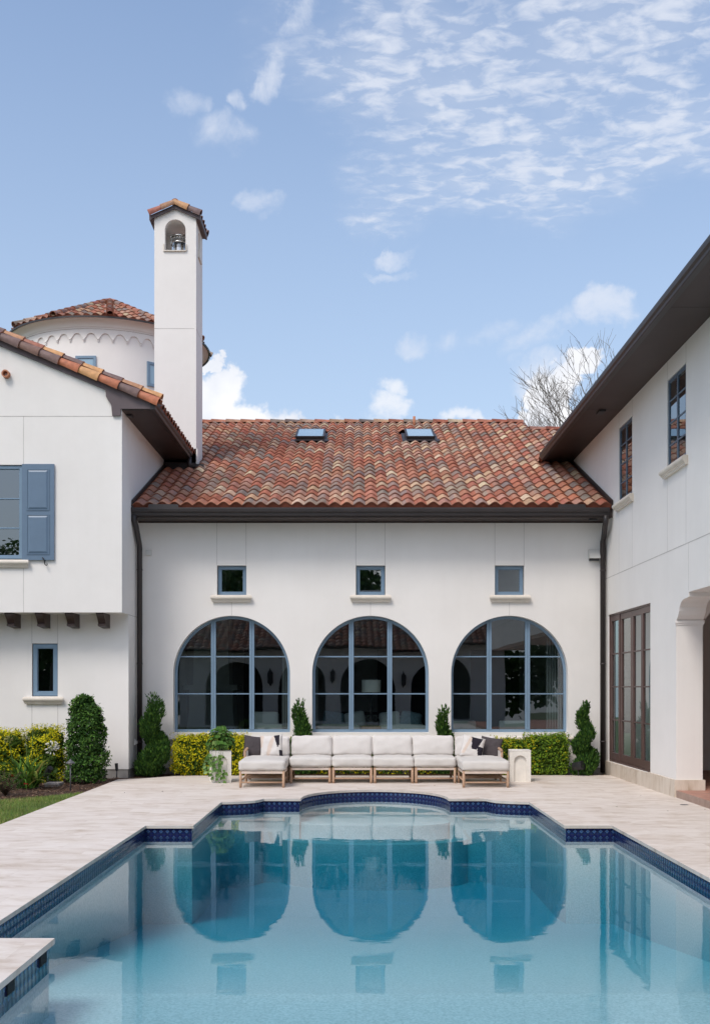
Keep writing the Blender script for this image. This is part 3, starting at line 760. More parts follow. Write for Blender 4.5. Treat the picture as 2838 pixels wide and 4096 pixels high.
for sg in (1, -1):
    U = V((-sg, 0, sl)).normalized(); xe = cxm+sg*((cx1-cx0)/2+.09); zz = zc_-.09*sl+.07
    L = ((cx1-cx0)/2+.09)/U.normalized().x*-sg
    ln = V((cxm-xe, 0, (cxm-xe)*-sg*sl*1)).length
    tiles(mb, (xe, cy0+.06, zz), (0,1,0), U, .21, ln/2, 4, 2, seg=8)
    for (yy, ns) in ((cy0-.0, -1), (cy1+.0, 1)):
        barrels(mb, (xe, yy+.055*ns, zz+.045), (cxm, yy+.055*ns, za_+.045+.07), (0, .45*ns, 1), .080, .30, 215, 10, .86, [(.36,.14,.10), (.44,.25,.15)] if sg < 0 else [(.17,.115,.11), (.50,.28,.14)])
barrels(mb, (cxm, cy0-.02, za_+.13), (cxm, cy1+.02, za_+.13), (0,0,1), .075, .35, 190, cols=[(.38,.16,.11)])
mb.build('chimney_roof', ['clay_tile', 'birdstop'], ch, fixn=False)
mb = MB()
for yy in (cy0-.06, cy1+.03):
    for sg in (1, -1):
        xe = cxm+sg*((cx1-cx0)/2+.07)
        mb.extr(front(yy), [(cxm, za_-.012), (cxm, za_+.07), (xe, zc_-.07*sl+.07), (xe, zc_-.07*sl-.02)], [], -.03, 0, back=True)
for sg in (1, -1):
    xe = cxm+sg*((cx1-cx0)/2+.07); a, b_ = sorted((xe, xe+.03*sg)); mb.box(a, b_, cy0-.06, cy1+.06, zc_-.07*sl-.03, zc_-.07*sl+.085)
    a, b_ = sorted((xe, cxm+sg*((cx1-cx0)/2))); mb.box(a, b_, cy0-.03, cy1+.03, zc_-.07*sl-.02, zc_-.07*sl-.0)
mb.build('bargeboard', 'rake_board', ch)
mb = MB()
mb.fbox(FC, cxm-hw-.03, cxm+hw+.02, zo-.028, zo-.008, -.1, .035)
for q in (cxm-hw-.03, cxm+hw+.005): mb.fbox(FC, q, q+.022, zo-.010, zo+.13, .0, .033)
mb.build('opening_trim', 'cast_stone', ch)
mb = MB()
mb.box(cx1, cx1+.03, cym-hz-.04, cym+hz+.04, zo-.05, zo-.025, 0)
mb.box(cx1, cx1+.03, cym-hz-.04, cym-hz-.0, zo-.026, zo+.12, 0)
mb.build('opening_trim', 'cast_stone', ch)
mb = MB()
mb.box(cx0-.03, cx0, cym-hz-.04, cym+hz+.04, zo-.05, zo+.1, 0)
mb.build('opening_trim', 'cast_stone', ch)
mb = MB(); cx, cy = cxm+.03, cym-.08; zo0 = zo; zo = zo+.20
mb.lathe(cx, cy, [(.14,zo-.24),(.14,zo+.06)], 28)
mb.lathe(cx, cy, [(.14,zo-.03),(.14,zo+.06),(.11,zo+.06)], 28)
mb.lathe(cx, cy, [(.19,zo+.075),(.20,zo+.08),(.20,zo+.10),(.19,zo+.105)], 28)
mb.lathe(cx, cy, [(.20,zo+.215),(.205,zo+.22),(.20,zo+.25),(.02,zo+.27)], 28)
for k in range(36):
    t = 2*PI*k/36; mb.tube([(cx+.195*math.cos(t), cy+.195*math.sin(t), zo+.10), (cx+.195*math.cos(t), cy+.195*math.sin(t), zo+.22)], .005, 4)
for z in (.13, .16, .19): mb.lathe(cx, cy, [(.192,zo+z-.003),(.199,zo+z),(.192,zo+z+.003)], 28)
mb.lathe(cx, cy, [(.12,zo+.06),(.12,zo+.22)], 20, m=1)
mb.build('flue_cap', ['steel', 'grey_metal'], ch, fixn=False)
zo = zo0

# ================================================================== ROUND TOWER
TD = 33.0; ta = math.radians(-13.04)
tx, ty = TD*math.sin(ta), TD*math.cos(ta)
RR = TD*.0908; RW = RR-.33
zt = PZ(709, ty-RR); zap = PZ(681, ty)
mb = MB()
mb.lathe(tx, ty, [(RW, 3), (RW, zt-.62)], 96)
mb.lathe(tx, ty, [(RW, zt-.62), (RW, zt-.36)], 96)
pr = [(RW+.05, zt-.27), (RW+.06, zt-.25), (RW+.055, zt-.23)]
for k in range(9):
    t = PI/2*k/8; pr.append((RW+.06+.20*(1-math.cos(t)), zt-.23+.19*math.sin(t)))
pr += [(RW+.27, zt-.03), (RW+.27, zt+.0), (RW, zt+.02)]
mb.lathe(tx, ty, pr, 96)
# blind arcade band
na = 43; z1 = zt-.27
for k in range(na):
    t0 = 2*PI*k/na; dt = 2*PI/na; rr = .135; zc2 = zt-.52
    pts = []
    K = 12
    half = .5*dt*RW
    for j in range(K+1):
        t = t0+dt*j/K; off = (j/K-.5)*2*half
        zz = zc2+math.sqrt(max(0, rr*rr-off*off)) if abs(off) < rr else zc2-.0
        pts.append((t, zz))
    Rb = RW+.035
    def cyl(t, r, z): return (tx+r*math.cos(t), ty+r*math.sin(t), z)
    for j in range(K):
        (ta0, za0), (ta1, za1) = pts[j], pts[j+1]
        mb.poly([cyl(ta0,Rb,za0),cyl(ta1,Rb,za1),cyl(ta1,Rb,z1),cyl(ta0,Rb,z1)])
        mb.poly([cyl(ta0,Rb,za0),cyl(ta1,Rb,za1),cyl(ta1,RW,za1),cyl(ta0,RW,za0)])
    for (z0_, z1_, wd, dep) in ((zc2-.035, zc2+.0, .030, .05), (zc2-.07, zc2-.04, .024, .035), (zc2-.10, zc2-.075, .018, .02)):
        a = wd/RW
        p = [cyl(t0-a,RW-.01,z0_),cyl(t0+a,RW-.01,z0_),cyl(t0+a,RW+dep,z0_),cyl(t0-a,RW+dep,z0_),cyl(t0-a,RW-.01,z1_),cyl(t0+a,RW-.01,z1_),cyl(t0+a,RW+dep,z1_),cyl(t0-a,RW+dep,z1_)]
        mb.hexa(p)
tw = part(mb, 'tower', ['stucco', 'joint'], fixn=False)
mb = MB()
cama = math.atan2(-ty, -tx)
NF = 12
for k in range(NF):
    a0 = cama+2*PI*k/NF; a1 = a0+2*PI/NF
    A = V((tx+RR*math.cos(a0), ty+RR*math.sin(a0), zt)); B = V((tx+RR*math.cos(a1), ty+RR*math.sin(a1), zt)); T = V((tx, ty, zap))
    m_ = (A+B)/2; ac = (B-A).normalized(); up = (T-m_); ln = up.length; up.normalize(); wid = (B-A).length
    nc = 6; w = wid/nc
    def kp(P, m_=m_, ac=ac, up=up, ln=ln, wid=wid):
        d = P-m_; s_ = d.dot(up); return s_ < ln and abs(d.dot(ac)) < wid/2*(1-s_/ln)+.03
    tiles(mb, A, ac, up, w, .385, nc, int(ln/.385)+1, kp, seg=6)
    mb.poly([A-V((0,0,.03)), B-V((0,0,.03)), T-V((0,0,.02))], 1)
    barrels(mb, A+(A-T).normalized()*.04+V((0,0,.06)), T+V((0,0,.05)), (0,0,1), .095, .385, 200)
mb.lathe(tx, ty, [(RR-.02, zt-.03), (RW+.1, zt-.02)], 96, m=2)
mb.lathe(tx, ty, [(RR+.0, zt-.05), (RR+.0, zt-.0)], 96, m=2)
mb.build('tower_roof', ['clay_tile', 'birdstop', 'bronze'], tw, fixn=False)
for (pxc, pyt, pyb) in ((193.5, 801, 850), (350.5, 817.5, 864)):
    # find the wall angle that projects to pxc
    best = min((abs(((tx+RW*math.cos(cama+t))*FOC/(ty+RW*math.sin(cama+t))+VX)-pxc), t) for t in [i*.005-1.3 for i in range(521)])
    t = cama+best[1]; Yw = ty+RW*math.sin(t); c_ = V((tx+RW*math.cos(t), Yw, 0)); n_ = V((math.cos(t), math.sin(t), 0)); u_ = V((-math.sin(t), math.cos(t), 0))
    if u_.x < 0: u_ = -u_
    Fw = frameF(c_, u_, n_); z1, z0 = PZ(pyt, Yw), PZ(pyb, Yw)-.1
    mb = MB(); mb.extr(Fw, rect(-.285, .285, z0, z1), [rect(-.22, .22, z0+.065, z1-.065)], -.03, .035)
    mb.extr(Fw, rect(-.222, .222, z0+.064, z1-.064), [rect(-.20, .20, z0+.085, z1-.085)], -.03, .02)
    wf = mb.build('tower_window', 'frame_blue', tw)
    mb = MB(); mb.poly([Fw(-.22, z0+.06, .012), Fw(.22, z0+.06, .012), Fw(.22, z1-.06, .012), Fw(-.22, z1-.06, .012)])
    mb.poly([Fw(-.22, z0+.06, .004), Fw(.22, z0+.06, .004), Fw(.22, z1-.06, .004), Fw(-.22, z1-.06, .004)], 1)
    mb.build('tower_pane', ['skylight_glass', 'dark_room'], tw, fixn=False)

# ================================================================== RIGHT WING
FR = frameF((XR, 0, 0), (0, 1, 0), (-1, 0, 0))       # a = Y, c outwards to the pool
ZS = 6.72
YP = 16.1                     # pier end of the ground-floor wall
dr = (17.52, 20.46, .25, 3.05)
w1 = (18.68, 19.62, 5.05, 6.42); w2 = (15.62, 16.56, 5.05, 6.42)
YN = 4.0                      # near end of the wing, out of frame
mb = MB()
zl = 3.045
corb = [(16.1, 2.67), (16.06, 2.69), (16.0, 2.74), (15.955, 2.80), (15.93, 2.86), (15.87, 2.92), (15.78, 2.955), (15.66, 2.965), (15.52, 2.97), (15.49, 2.98), (15.49, zl)]
outer = [(YP, .0), (24.5, .0), (24.5, ZS+.1), (YN, ZS+.1), (YN, zl)]+corb[::-1]
mb.extr(FR, outer, [rect(dr[0], dr[1], dr[2], dr[3]), rect(w1[0], w1[1], w1[2], w1[3]), rect(w2[0], w2[1], w2[2], w2[3])], -.14, 0, sides=False)
# underside of the lintel + corbel soffit, .40 thick
T = .40
loop = [(YP, .0)]+corb+[(YN, zl)]
for k in range(len(loop)-1):
    p, q = loop[k], loop[k+1]
    mb.poly([FR(p[0], p[1], 0), FR(q[0], q[1], 0), FR(q[0], q[1], -T), FR(p[0], p[1], -T)], smooth=1 < k < 9)
mb.extr(frameF((XR+T,0,0),(0,1,0),(1,0,0)), [(YP, .0), (20, .0), (20, 3.6), (YN, 3.6), (YN, zl)]+corb[::-1], [], 0, 0, sides=False)
# capital mould
for (z0_, z1_, o) in ((2.60, 2.625, .012), (2.625, 2.67, .022)):
    mb.box(XR-o, XR+T+o, YP-o, YP+.0, z0_, z1_)
mb.box(XR-.012, XR, YP, YP+.02, 2.60, 2.67)
# second corbel, springing across the loggia end
cpx = [(XR+T, 2.67), (XR+T+.05, 2.70), (XR+T+.12, 2.80), (XR+T+.15, 2.9), (XR+T+.25, 2.96), (XR+T+.6, 2.97), (XR+T+.62, zl), (XR+3.5, zl), (XR+3.5, 3.6), (XR+T, 3.6)]
mb.extr(front(YP), cpx, [], -.35, -.02, back=True)
# loggia back walls, ceiling
mb.poly([(XR+T, 20, .1), (9, 20, .1), (9, 20, 3.6), (XR+T, 20, 3.6)], 0)
mb.poly([(7.6, YN, .1), (7.6, 20, .1), (7.6, 20, 3.6), (7.6, YN, 3.6)], 0)
mb.poly([(XR+.1, YN, 3.4), (7.6, YN, 3.4), (7.6, 20, 3.4), (XR+.1, 20, 3.4)], 0)
mb.poly([(XR, YN, zl), (XR+5, YN, zl), (XR+5, YN, ZS), (XR, YN, ZS)], 0)
# joints
mb.fbox(FR, YN, YF-.01, 3.757, 3.769, 0, .002, 1)
for q, a, b_ in ((w1[0], w1[3], ZS), (w1[1], w1[3], ZS), (w2[0], w2[3], ZS), (w2[1], w2[3], ZS), (w1[0], 3.77, w1[2]-.14), (w1[1], 3.77, w1[2]-.14), (w2[0], 3.77, w2[2]-.14), (w2[1], 3.77, w2[2]-.14), (15.5, zl+.02, 3.757)):
    mb.fbox(FR, q-.004, q+.004, a, b_, 0, .0015, 1)
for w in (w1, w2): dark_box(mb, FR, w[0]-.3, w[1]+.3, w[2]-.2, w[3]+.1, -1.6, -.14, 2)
mb.poly([(XR+.5, YP+1.3, .3), (XR+.5, 20.5, .3), (XR+.5, 20.5, 3.2), (XR+.5, YP+1.3, 3.2)], 2)
rwall = part(mb, 'wall', ['stucco', 'joint', 'dark_room'], fixn=False)
mb = MB()
pr = rect(0, 0, 0, 0)
mb.box(XR-.035, XR-.0, dr[0]+.05, 20.6, -.06, .245); mb.box(XR-.035, XR, YP-.03, dr[0]+.05, -.06, .262); mb.box(XR, XR+T+.03, YP-.03, YP, -.06, .262)
mb.box(XR+T, XR+T+.03, YP, YP+.3, -.06, .262)
part(mb, 'plinth', 'travertine_plinth')
for w, r_ in ((w1, 1), (w2, 1)):
    cm = (w[0]+w[1])/2
    rows = [w[2]+(w[3]-w[2])*k/4 for k in (1, 2, 3)]
    ww = rect_window(FR, w[0]+.01, w[1]-.01, w[2]+.01, w[3]-.01, -.012, .045, rows=rows, cols=(cm,), depth=.022, mat='frame_slate', glassmat='reflective_glass')
    sill(ww, FR, w[0]-.14, w[1]+.14, w[2]-.005)
# folding doors
mb = MB()
mb.extr(FR, [(dr[0], dr[2]), (dr[1], dr[2]), (dr[1], dr[3]), (dr[0], dr[3])], [rect(dr[0]+.03, dr[1]-.03, dr[2]+.03, dr[3]-.03)], -.12, -.02)
dfr = part(mb, 'door_frame', 'door_brown')
edges = [dr[0]+.03, 18.20, 18.89, 19.72, dr[1]-.03]
for k in range(4):
    a0, a1 = edges[k]+.004, edges[k+1]-.004; mb = MB(); c = -.05 if k in (1, 2) else -.035
    z0, z1 = dr[2]+.034, dr[3]-.034
    s_ = .085; g0, g1 = z0+.14, z1-.10
    mb.extr(FR, rect(a0, a1, z0, z1), [rect(a0+s_, a1-s_, g0, g1)], c-.045, c)
    for j in (1, 2, 3): z = g0+(g1-g0)*j/4; mb.fbox(FR, a0+s_, a1-s_, z-.012, z+.012, c-.04, c-.006)
    dpart = part(mb, 'door', 'door_brown')
    g = MB(); g.poly([FR(a0+s_*.7, g0-.02, c-.025), FR(a1-s_*.7, g0-.02, c-.025), FR(a1-s_*.7, g1+.02, c-.025), FR(a0+s_*.7, g1+.02, c-.025)])
    g.build('pane', 'window_glass', dpart, fixn=False)
# right wing roof and eaves
XG = 4.02
mb = MB()
URx = V((1, 0, P5)).normalized()
yb = 24.0
tiles(mb, (XG+.05, YN, 6.725), (0,1,0), URx, W_, E_, int((yb-YN)/W_), 12, lambda P: not (P.y > 23.4 and P.z < zroof(P.y)), seg=6)
mb.poly([(XG+.03, YN, 6.735), (XG+.03, yb+2, 6.735), (8.6, yb+2, 6.735+(8.6-XG)*P5), (8.6, YN, 6.735+(8.6-XG)*P5)], 1)
mb.poly([(8.6, YN, 6.83+(8.6-XG)*P5), (8.6, yb+2, 6.83+(8.6-XG)*P5), (13, yb+2, 6.9), (13, YN, 6.9)], 1)
rr_ = part(mb, 'roof', ['clay_tile', 'birdstop'], fixn=False)
mb = MB(); mb.box(XG+.14, XR, YN, 24.1, ZS, ZS+.015)
mb.box(XG+.122, XG+.14, YN, 24.1, ZS-.02, 6.78)
for yj in (19.4, 14.2, 9): mb.box(XG+.14, XR, yj, yj+.006, ZS-.002, ZS)
sf = part(mb, 'soffit', 'soffit_brown')
mb = MB(); yq = 4.45*FOC/(1350-VX); mb.box(4.40, 4.52, yq-.12, yq+.12, ZS-.035, ZS-.003); mb.build('spotlight', 'black_metal', sf)
mb = MB()
mb.sweep(gutter_prof(), YN, 23.55, lambda a, p: (XG+.12-p[0], a, 6.685+p[1]*.92))
part(mb, 'gutter', 'bronze')

# ================================================================== GROUND
CXP = .26
def lev(pts): return [V((x, y, 0)) for x, y in pts]
# pool outline (coping edge), counter-clockwise starting near left
hl = [(2.22, 12.78), (2.22, 15.42), (2.10, 15.44), (1.96, 15.49), (1.84, 15.55), (1.75, 15.62), (1.69, 15.74), (1.65, 15.87), (1.10, 15.87)]
arcp = []
for k in range(0, 25):
    t = PI*k/24
    x = 1.10*math.cos(t); y = 15.90+1.38*math.sin(t)**.9 if 0 < k < 24 else 15.87
    arcp.append((x, y))
right = [(2.79, 2.0), (2.79, 12.78)]+hl
left = [(-x, y) for x, y in right][::-1]
outl = right+arcp[1:-1]+left
outl = [(x+CXP, y) for x, y in outl]       # near right -> far -> near left
# platform that juts in at the lower left
pfR, pfB = PX(123, GY(2112)), GY(2112)     # right edge X, back edge Y
WZ = -.135
def inset(pts, d):     # shrink an open-ish loop outward (away from the water) by d
    n = len(pts); out = []
    for i in range(n):
        p0, p1, p2 = V((*pts[i-1], 0)), V((*pts[i], 0)), V((*pts[(i+1) % n], 0))
        d1 = (p1-p0).normalized(); d2 = (p2-p1).normalized()
        n1 = V((d1.y, -d1.x, 0)); n2 = V((d2.y, -d2.x, 0))
        nn = (n1+n2); nn = nn/max(.3, nn.dot(n1)) if nn.length > 1e-6 else n1
        out.append((p1.x+nn.x*d, p1.y+nn.y*d))
    return out
tilel = inset(outl, .022)
# the deck
XD = -4.31
bed_edge = [(4.87, 20.16), (3.0, 20.14), (0, 20.12), (-3.0, 20.06), (-3.43, 19.98), (-3.75, 19.62), (-3.95, 19.42), (-4.1, 19.34), (XD, 19.28)]
deck = [(XD, -3.0), (XD, 2.0)]+[]
outer = [(XD-.0, -4), (9.5, -4), (9.5, 16.2), (4.87, 16.2)]+bed_edge[0:]
mb = MB()
Fg = lambda a, b, c: (a, b, c)
mb.extr(Fg, outer, [outl], -.035, 0, 0, holesides=True, hm=1, sides=True)
deck_o = struct(mb.build('pool_deck', ['travertine', 'coping_edge'], fixn=False))
# curving edge where it meets the lawn is straight at X=XD
mb = MB()
acc = 0; n = len(tilel); P = .0765
for i in range(n):
    p, q = tilel[i], tilel[(i+1) % n]
    L = math.hypot(q[0]-p[0], q[1]-p[1]); u0, u1 = acc/P, (acc+L)/P; acc += L
    zt_, zb_ = -.035, -.20
    mb.poly([(*p, zb_), (*q, zb_), (*q, zt_), (*p, zt_)], 0, uv=[(u0, (zb_+.035)/P), (u1, (zb_+.035)/P), (u1, 0), (u0, 0)])
tiles_o = struct(mb.build('waterline_tile', 'pool_tile', fixn=False))
FZ = -1.75
def floor_z(Y): return -.50-max(0, min(1, (Y-7.5)/5.5))*.75
mb = MB()
for i in range(n):
    p, q = tilel[i], tilel[(i+1) % n]
    mb.poly([(*p, FZ), (*q, FZ), (*q, -.20), (*p, -.20)])
ys2 = [1.9, 7.5, 9, 10.5, 12, 13.5, 17.6]
for y0, y1 in zip(ys2, ys2[1:]): mb.poly([(CXP-2.85, y0, floor_z(y0)), (CXP+2.85, y0, floor_z(y0)), (CXP+2.85, y1, floor_z(y1)), (CXP-2.85, y1, floor_z(y1))])
# curved entry steps in the bay
for (k, zz) in ((0, -.36), (1, -.60)):
    pts = []
    rx, ry = 1.13+.28*k, .95+.35*k
    cy = 16.05
    for j in range(25):
        t = -PI*j/24; pts.append((CXP+rx*math.cos(t), cy+ry*math.sin(t)*.62))
    pts = [(p[0], p[1]) for p in pts]
    if k == 0: pts += [(CXP-1.13, 17.4), (CXP+1.13, 17.4)]
    else: pts += [(CXP-rx, 16.1), (CXP+rx, 16.1)]
    mb.poly([(*p, zz) for p in pts])
    for i in range(24): p, q = pts[i], pts[i+1]; mb.poly([(*p, FZ), (*q, FZ), (*q, zz), (*p, zz)])
struct(mb.build('pool_basin', 'pool_plaster', fixn=False))
mb = MB()
wl = inset(outl, .06)
mb.extr(Fg, wl, [], FZ-.08, WZ, 0, back=True)
struct(mb.build('pool_water', 'water', weld=True))
# platform
mb = MB()
mb.box(CXP-2.79-.1, pfR, 2.2, pfB, -.037, .0025, 0)
def tq(a, b_, nrm):
    L = math.hypot(b_[0]-a[0], b_[1]-a[1])
    mb.poly([(*a, -.22), (*b_, -.22), (*b_, -.037), (*a, -.037)], 1, uv=[(0, -.183/P), (L/P, -.183/P), (L/P, 0), (0, 0)])
    mb.poly([(*a, FZ), (*b_, FZ), (*b_, -.22), (*a, -.22)], 2)
px_, py_ = pfR-.03, pfB-.03
tq((CXP-2.8, py_), (px_, py_), 0); tq((px_, py_), (px_, 2.2), 0)
for yc in (GY(2300)-.0, GY(2213)):
    pass
for (xa_, xb_) in ((102, 88), (30, 14)):
    ya, yb_ = px_*FOC/(xa_-VX), px_*FOC/(xb_-VX)
    mb.box(px_+.001, px_+.006, yb_, ya, -.13, -.042, 3)
    for k in range(9):
        yy = yb_+(ya-yb_)*(k+.5)/9; mb.box(px_+.006, px_+.011, yy-.003, yy+.003, -.125, -.045, 3)
struct(mb.build('pool_platform', ['travertine', 'pool_tile', 'pool_plaster', 'black_metal'], fixn=False))
# terracotta loggia floor
mb = MB(); mb.box(XR-.01, 9.4, -4, YP-.035, .0, .105); mb.box(XR+T+.03, 9.4, YP-.035, 20, .0, .104)
struct(mb.build('loggia_floor', 'terracotta'))
# ground sheet, beds and lawn
mb = MB()
mb.poly([(-90, -90, -.20), (90, -90, -.20), (90, 140, -.20), (-90, 140, -.20)])
# cut: keep the sheet under the basin by lowering it
o = mb.build('ground', 'lawn_soil', fixn=False); o.location.z = -2.0; struct(o)
def grid_sheet(name, poly_in, x0, x1, y0, y1, st, z, amp, fr, mat):
    mb = MB(); nx, ny = int((x1-x0)/st)+1, int((y1-y0)/st)+1
    for j in range(ny+1):
        for i in range(nx+1):
            x, y = x0+i*st, y0+j*st; mb.v.append((x, y, z+amp*mnoise.noise(V((x*fr, y*fr, 0)))))
    for j in range(ny):
        for i in range(nx):
            cx, cy = x0+(i+.5)*st, y0+(j+.5)*st
            if poly_in(cx, cy):
                k = j*(nx+1)+i; mb.f.append([k, k+1, k+nx+2, k+nx+1]); mb.m.append(0); mb.c.append(None); mb.uv.append(None); mb.sm.append(True)
    return mb.build(name, mat, fixn=False)
def lawn_y(x):      # boundary between lawn and bed, by X
    if x > -4.6: return 16.55+(x+4.65)*1.6
    if x > -5.3: return 16.55+(x+4.65)*1.0
    return 15.9+(x+5.3)*.3
bed = grid_sheet('mulch_bed', lambda x, y: (y > lawn_y(x)-.05 and x < XD+.03) or (x >= XD-.05 and y > 19.0), -13, 4.9, 13, 20.9, .06, -.035, .035, 1.8, 'mulch')
# keep the mulch below the deck
for vtx in bed.data.vertices:
    x, y, z = vtx.co
    if x > XD and y < 20.0:
        # inside deck footprint: sink
        def be(xx):
            pts = bed_edge[::-1]
            for (xa_, ya_), (xb_, yb_) in zip(pts, pts[1:]):
                if xa_ <= xx <= xb_: return ya_+(yb_-ya_)*(xx-xa_)/(xb_-xa_+1e-9)
            return 20.1
        if y < be(x)-.02: vtx.co.z = -.25 if y > be(x)-.3 else -1.3
    elif x > XD and y >= 20.0: vtx.co.z = min(z, -.012)
struct(bed)
lawn = grid_sheet('lawn', lambda x, y: y <= lawn_y(x) and x < XD, -13, XD+.0, -8, 17.2, .12, -.03, .01, 1.0, 'lawn_soil')
struct(lawn)
for vtx in lawn.data.vertices:
    vtx.co.x = min(vtx.co.x, XD)
mb = MB()
for _ in range(52000):
    y = rnd(11.0, 17.1); x = XD-.02-abs(rnd(0, 1))**1.0*2.6
    if y > lawn_y(x) or x*FOC/y+VX < -40: continue
    h = rnd(.022, .05); a = rnd(0, 2*PI); w = rnd(.003, .006); lx, ly = rnd(-.02, .02), rnd(-.02, .02)
    k = mnoise.noise(V((x*1.3, y*1.3, 3)))*.5+.5; dry = random.random() < .10+.15*(k > .75)
    c = (rnd(.36, .46), rnd(.33, .40), .14) if dry else (rnd(.12, .19)+.05*k, rnd(.20, .28)+.04*k, rnd(.04, .07))
    mb.poly([(x-w*math.cos(a), y-w*math.sin(a), -.035), (x+w*math.cos(a), y+w*math.sin(a), -.035), (x+lx, y+ly, -.03+h)], 0, col=c)
gr = mb.build('grass', 'grass_blade', fixn=False); struct(gr, 'stuff', 'short green lawn grass with a few dry blades beside the travertine', 'grass')
# bark chips
mb = MB()
for _ in range(5200):
    if random.random() < .72:
        x, y = rnd(-7.2, XD-.02), rnd(15.9, 19.7)
        if y < lawn_y(x): continue
    else: x, y = rnd(-4.2, 4.7), rnd(20.02, 20.62)
    if x > XD and y < 20.2 and x < 4.8:
        if y < be(x)+.01 if x > XD else False: continue
    z = -.03+.035*mnoise.noise(V((x*1.8, y*1.8, 0)))+.006; 
    if x > XD: z = min(z, -.004)
    a = rnd(0, PI); l, w = rnd(.012, .04), rnd(.004, .010); t = rnd(-.012, .012)
    ca, sa = math.cos(a), math.sin(a); k = rnd(.5, 1.3)
    c = random.choice([(.16,.085,.055), (.09,.05,.035), (.24,.15,.10), (.32,.22,.15), (.06,.033,.025)]); c = tuple(v_*k for v_ in c)
    mb.poly([(x-l*ca-w*sa, y-l*sa+w*ca, z), (x-l*ca+w*sa, y-l*sa-w*ca, z+.004), (x+l*ca+w*sa, y+l*sa-w*ca, z+t+.006), (x+l*ca-w*sa, y+l*sa+w*ca, z+t+.010)], 0, col=c)
o = mb.build('bark_chips', 'leaf', fixn=False); struct(o, 'stuff', 'loose brown bark chips scattered over the planting beds', 'mulch')

# ================================================================== PLANTS
def leafq(mb, p, n, size, col, asp=.45, droop=.0, fold=True, m=0):
    n = V(n); n = (n.normalized()*.9+V((rnd(-1,1), rnd(-1,1), rnd(-1,1)))*.75)
    if n.length < .1: n = V((0,0,1))
    n.normalize(); t = n.orthogonal().normalized(); t.rotate(Matrix.Rotation(rnd(0, 2*PI), 3, n)); s = n.cross(t)
    p = V(p); L = size*rnd(.7, 1.25); W = L*asp
    a, b_, c, d = p, p+t*L*.5+s*W*.5+n*L*.05, p+t*L-n*L*droop, p+t*L*.5-s*W*.5+n*L*.05
    mb.poly([a, b_, c, d], m, col=col)
def jig(c, k=.25):
    f = rnd(1-k, 1+k); return (c[0]*f*rnd(.9, 1.1), c[1]*f, c[2]*f*rnd(.85, 1.15))
def clump_noise(p, f=3): return mnoise.noise(V(p)*f)
def hedge(name, x0, x1, y0, y1, h, n, colf, label, cat, group=None, size=.042, seed=0, wob=.05, base=-.02, ex=5):
    t = thing(name, ((x0+x1)/2, (y0+y1)/2, base), label, cat, group)
    mb = MB(); cx, cy = (x0+x1)/2, (y0+y1)/2; a, b_ = (x1-x0)/2, (y1-y0)/2
    for _ in range(n):
        # points near the surface of a rounded box
        face = random.random()
        u, v_, w = rnd(-1, 1), rnd(-1, 1), rnd(0, 1)
        k = (abs(u)**ex+abs(v_)**ex+abs(2*w-1)**ex)**(-1/ex)
        if face < .88: s_ = k*rnd(.80, 1.0)
        else: s_ = k*rnd(.3, .85)
        U_, V_, W_2 = u*s_, v_*s_, (2*w-1)*s_
        x, y, z = cx+a*U_, cy+b_*V_, base+h*(W_2*.5+.5)
        d = clump_noise((x, y+seed, z), 4.0)+.5*clump_noise((x+seed, y, z), 9)
        out = V((U_/a*.5, V_/b_, W_2/h*.9+.15))
        o = out.normalized()*wob*d*2
        x, y, z = x+o.x, y+o.y, z+o.z
        if z < base: continue
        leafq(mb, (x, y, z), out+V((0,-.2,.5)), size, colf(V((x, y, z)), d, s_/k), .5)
    for _ in range(int(n*.45)):      # dark green inner leaves filling the gaps
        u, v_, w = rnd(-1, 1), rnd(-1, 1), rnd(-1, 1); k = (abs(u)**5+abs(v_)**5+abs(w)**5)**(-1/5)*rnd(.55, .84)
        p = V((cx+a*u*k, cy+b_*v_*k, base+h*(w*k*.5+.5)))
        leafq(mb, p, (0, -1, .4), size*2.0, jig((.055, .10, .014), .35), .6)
    # sprigs standing out of the top
    for _ in range(int(n/70)):
        x, y = rnd(x0, x1), rnd(y0, y1); z = base+h*(.93); L = rnd(.05, .14); dx, dy = rnd(-.05, .05), rnd(-.05, .05)
        for j in range(7):
            f = j/7; leafq(mb, (x+dx*f, y+dy*f, z+L*f), (dx, dy, 1), size*.8, colf(V((x, y, z)), .5, 1), .5)
    mb.build('foliage', 'leaf', t, fixn=False)
    mb = MB()
    for k in range(max(3, int((x1-x0)*5))):
        x = rnd(x0+.08, x1-.08); y = (y0+y1)/2
        mb.tube([(x, y, base-.03), (x+rnd(-.05,.05), y, base+h*.4), (x+rnd(-.12,.12), y+rnd(-.1,.1), base+h*.85)], [.012, .009, .004], 5)
    mb.tube([(x0+.08, (y0+y1)/2, base-.03), (x1-.08, (y0+y1)/2, base-.03)], .02, 5)
    mb.build('stem', 'stem_brown', t)
    return t
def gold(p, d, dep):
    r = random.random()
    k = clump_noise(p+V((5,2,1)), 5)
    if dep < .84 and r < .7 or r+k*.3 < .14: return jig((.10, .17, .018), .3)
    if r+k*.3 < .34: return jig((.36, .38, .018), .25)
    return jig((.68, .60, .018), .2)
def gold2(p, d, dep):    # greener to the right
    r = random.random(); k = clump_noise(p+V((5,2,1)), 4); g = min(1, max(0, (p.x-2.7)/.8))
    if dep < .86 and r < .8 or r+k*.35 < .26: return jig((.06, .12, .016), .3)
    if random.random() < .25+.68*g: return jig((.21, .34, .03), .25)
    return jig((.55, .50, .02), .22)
def pxr(a, b_, Y): return PX(a, Y), PX(b_, Y)
hy = 20.3
a, b_ = pxr(384, 472, hy)
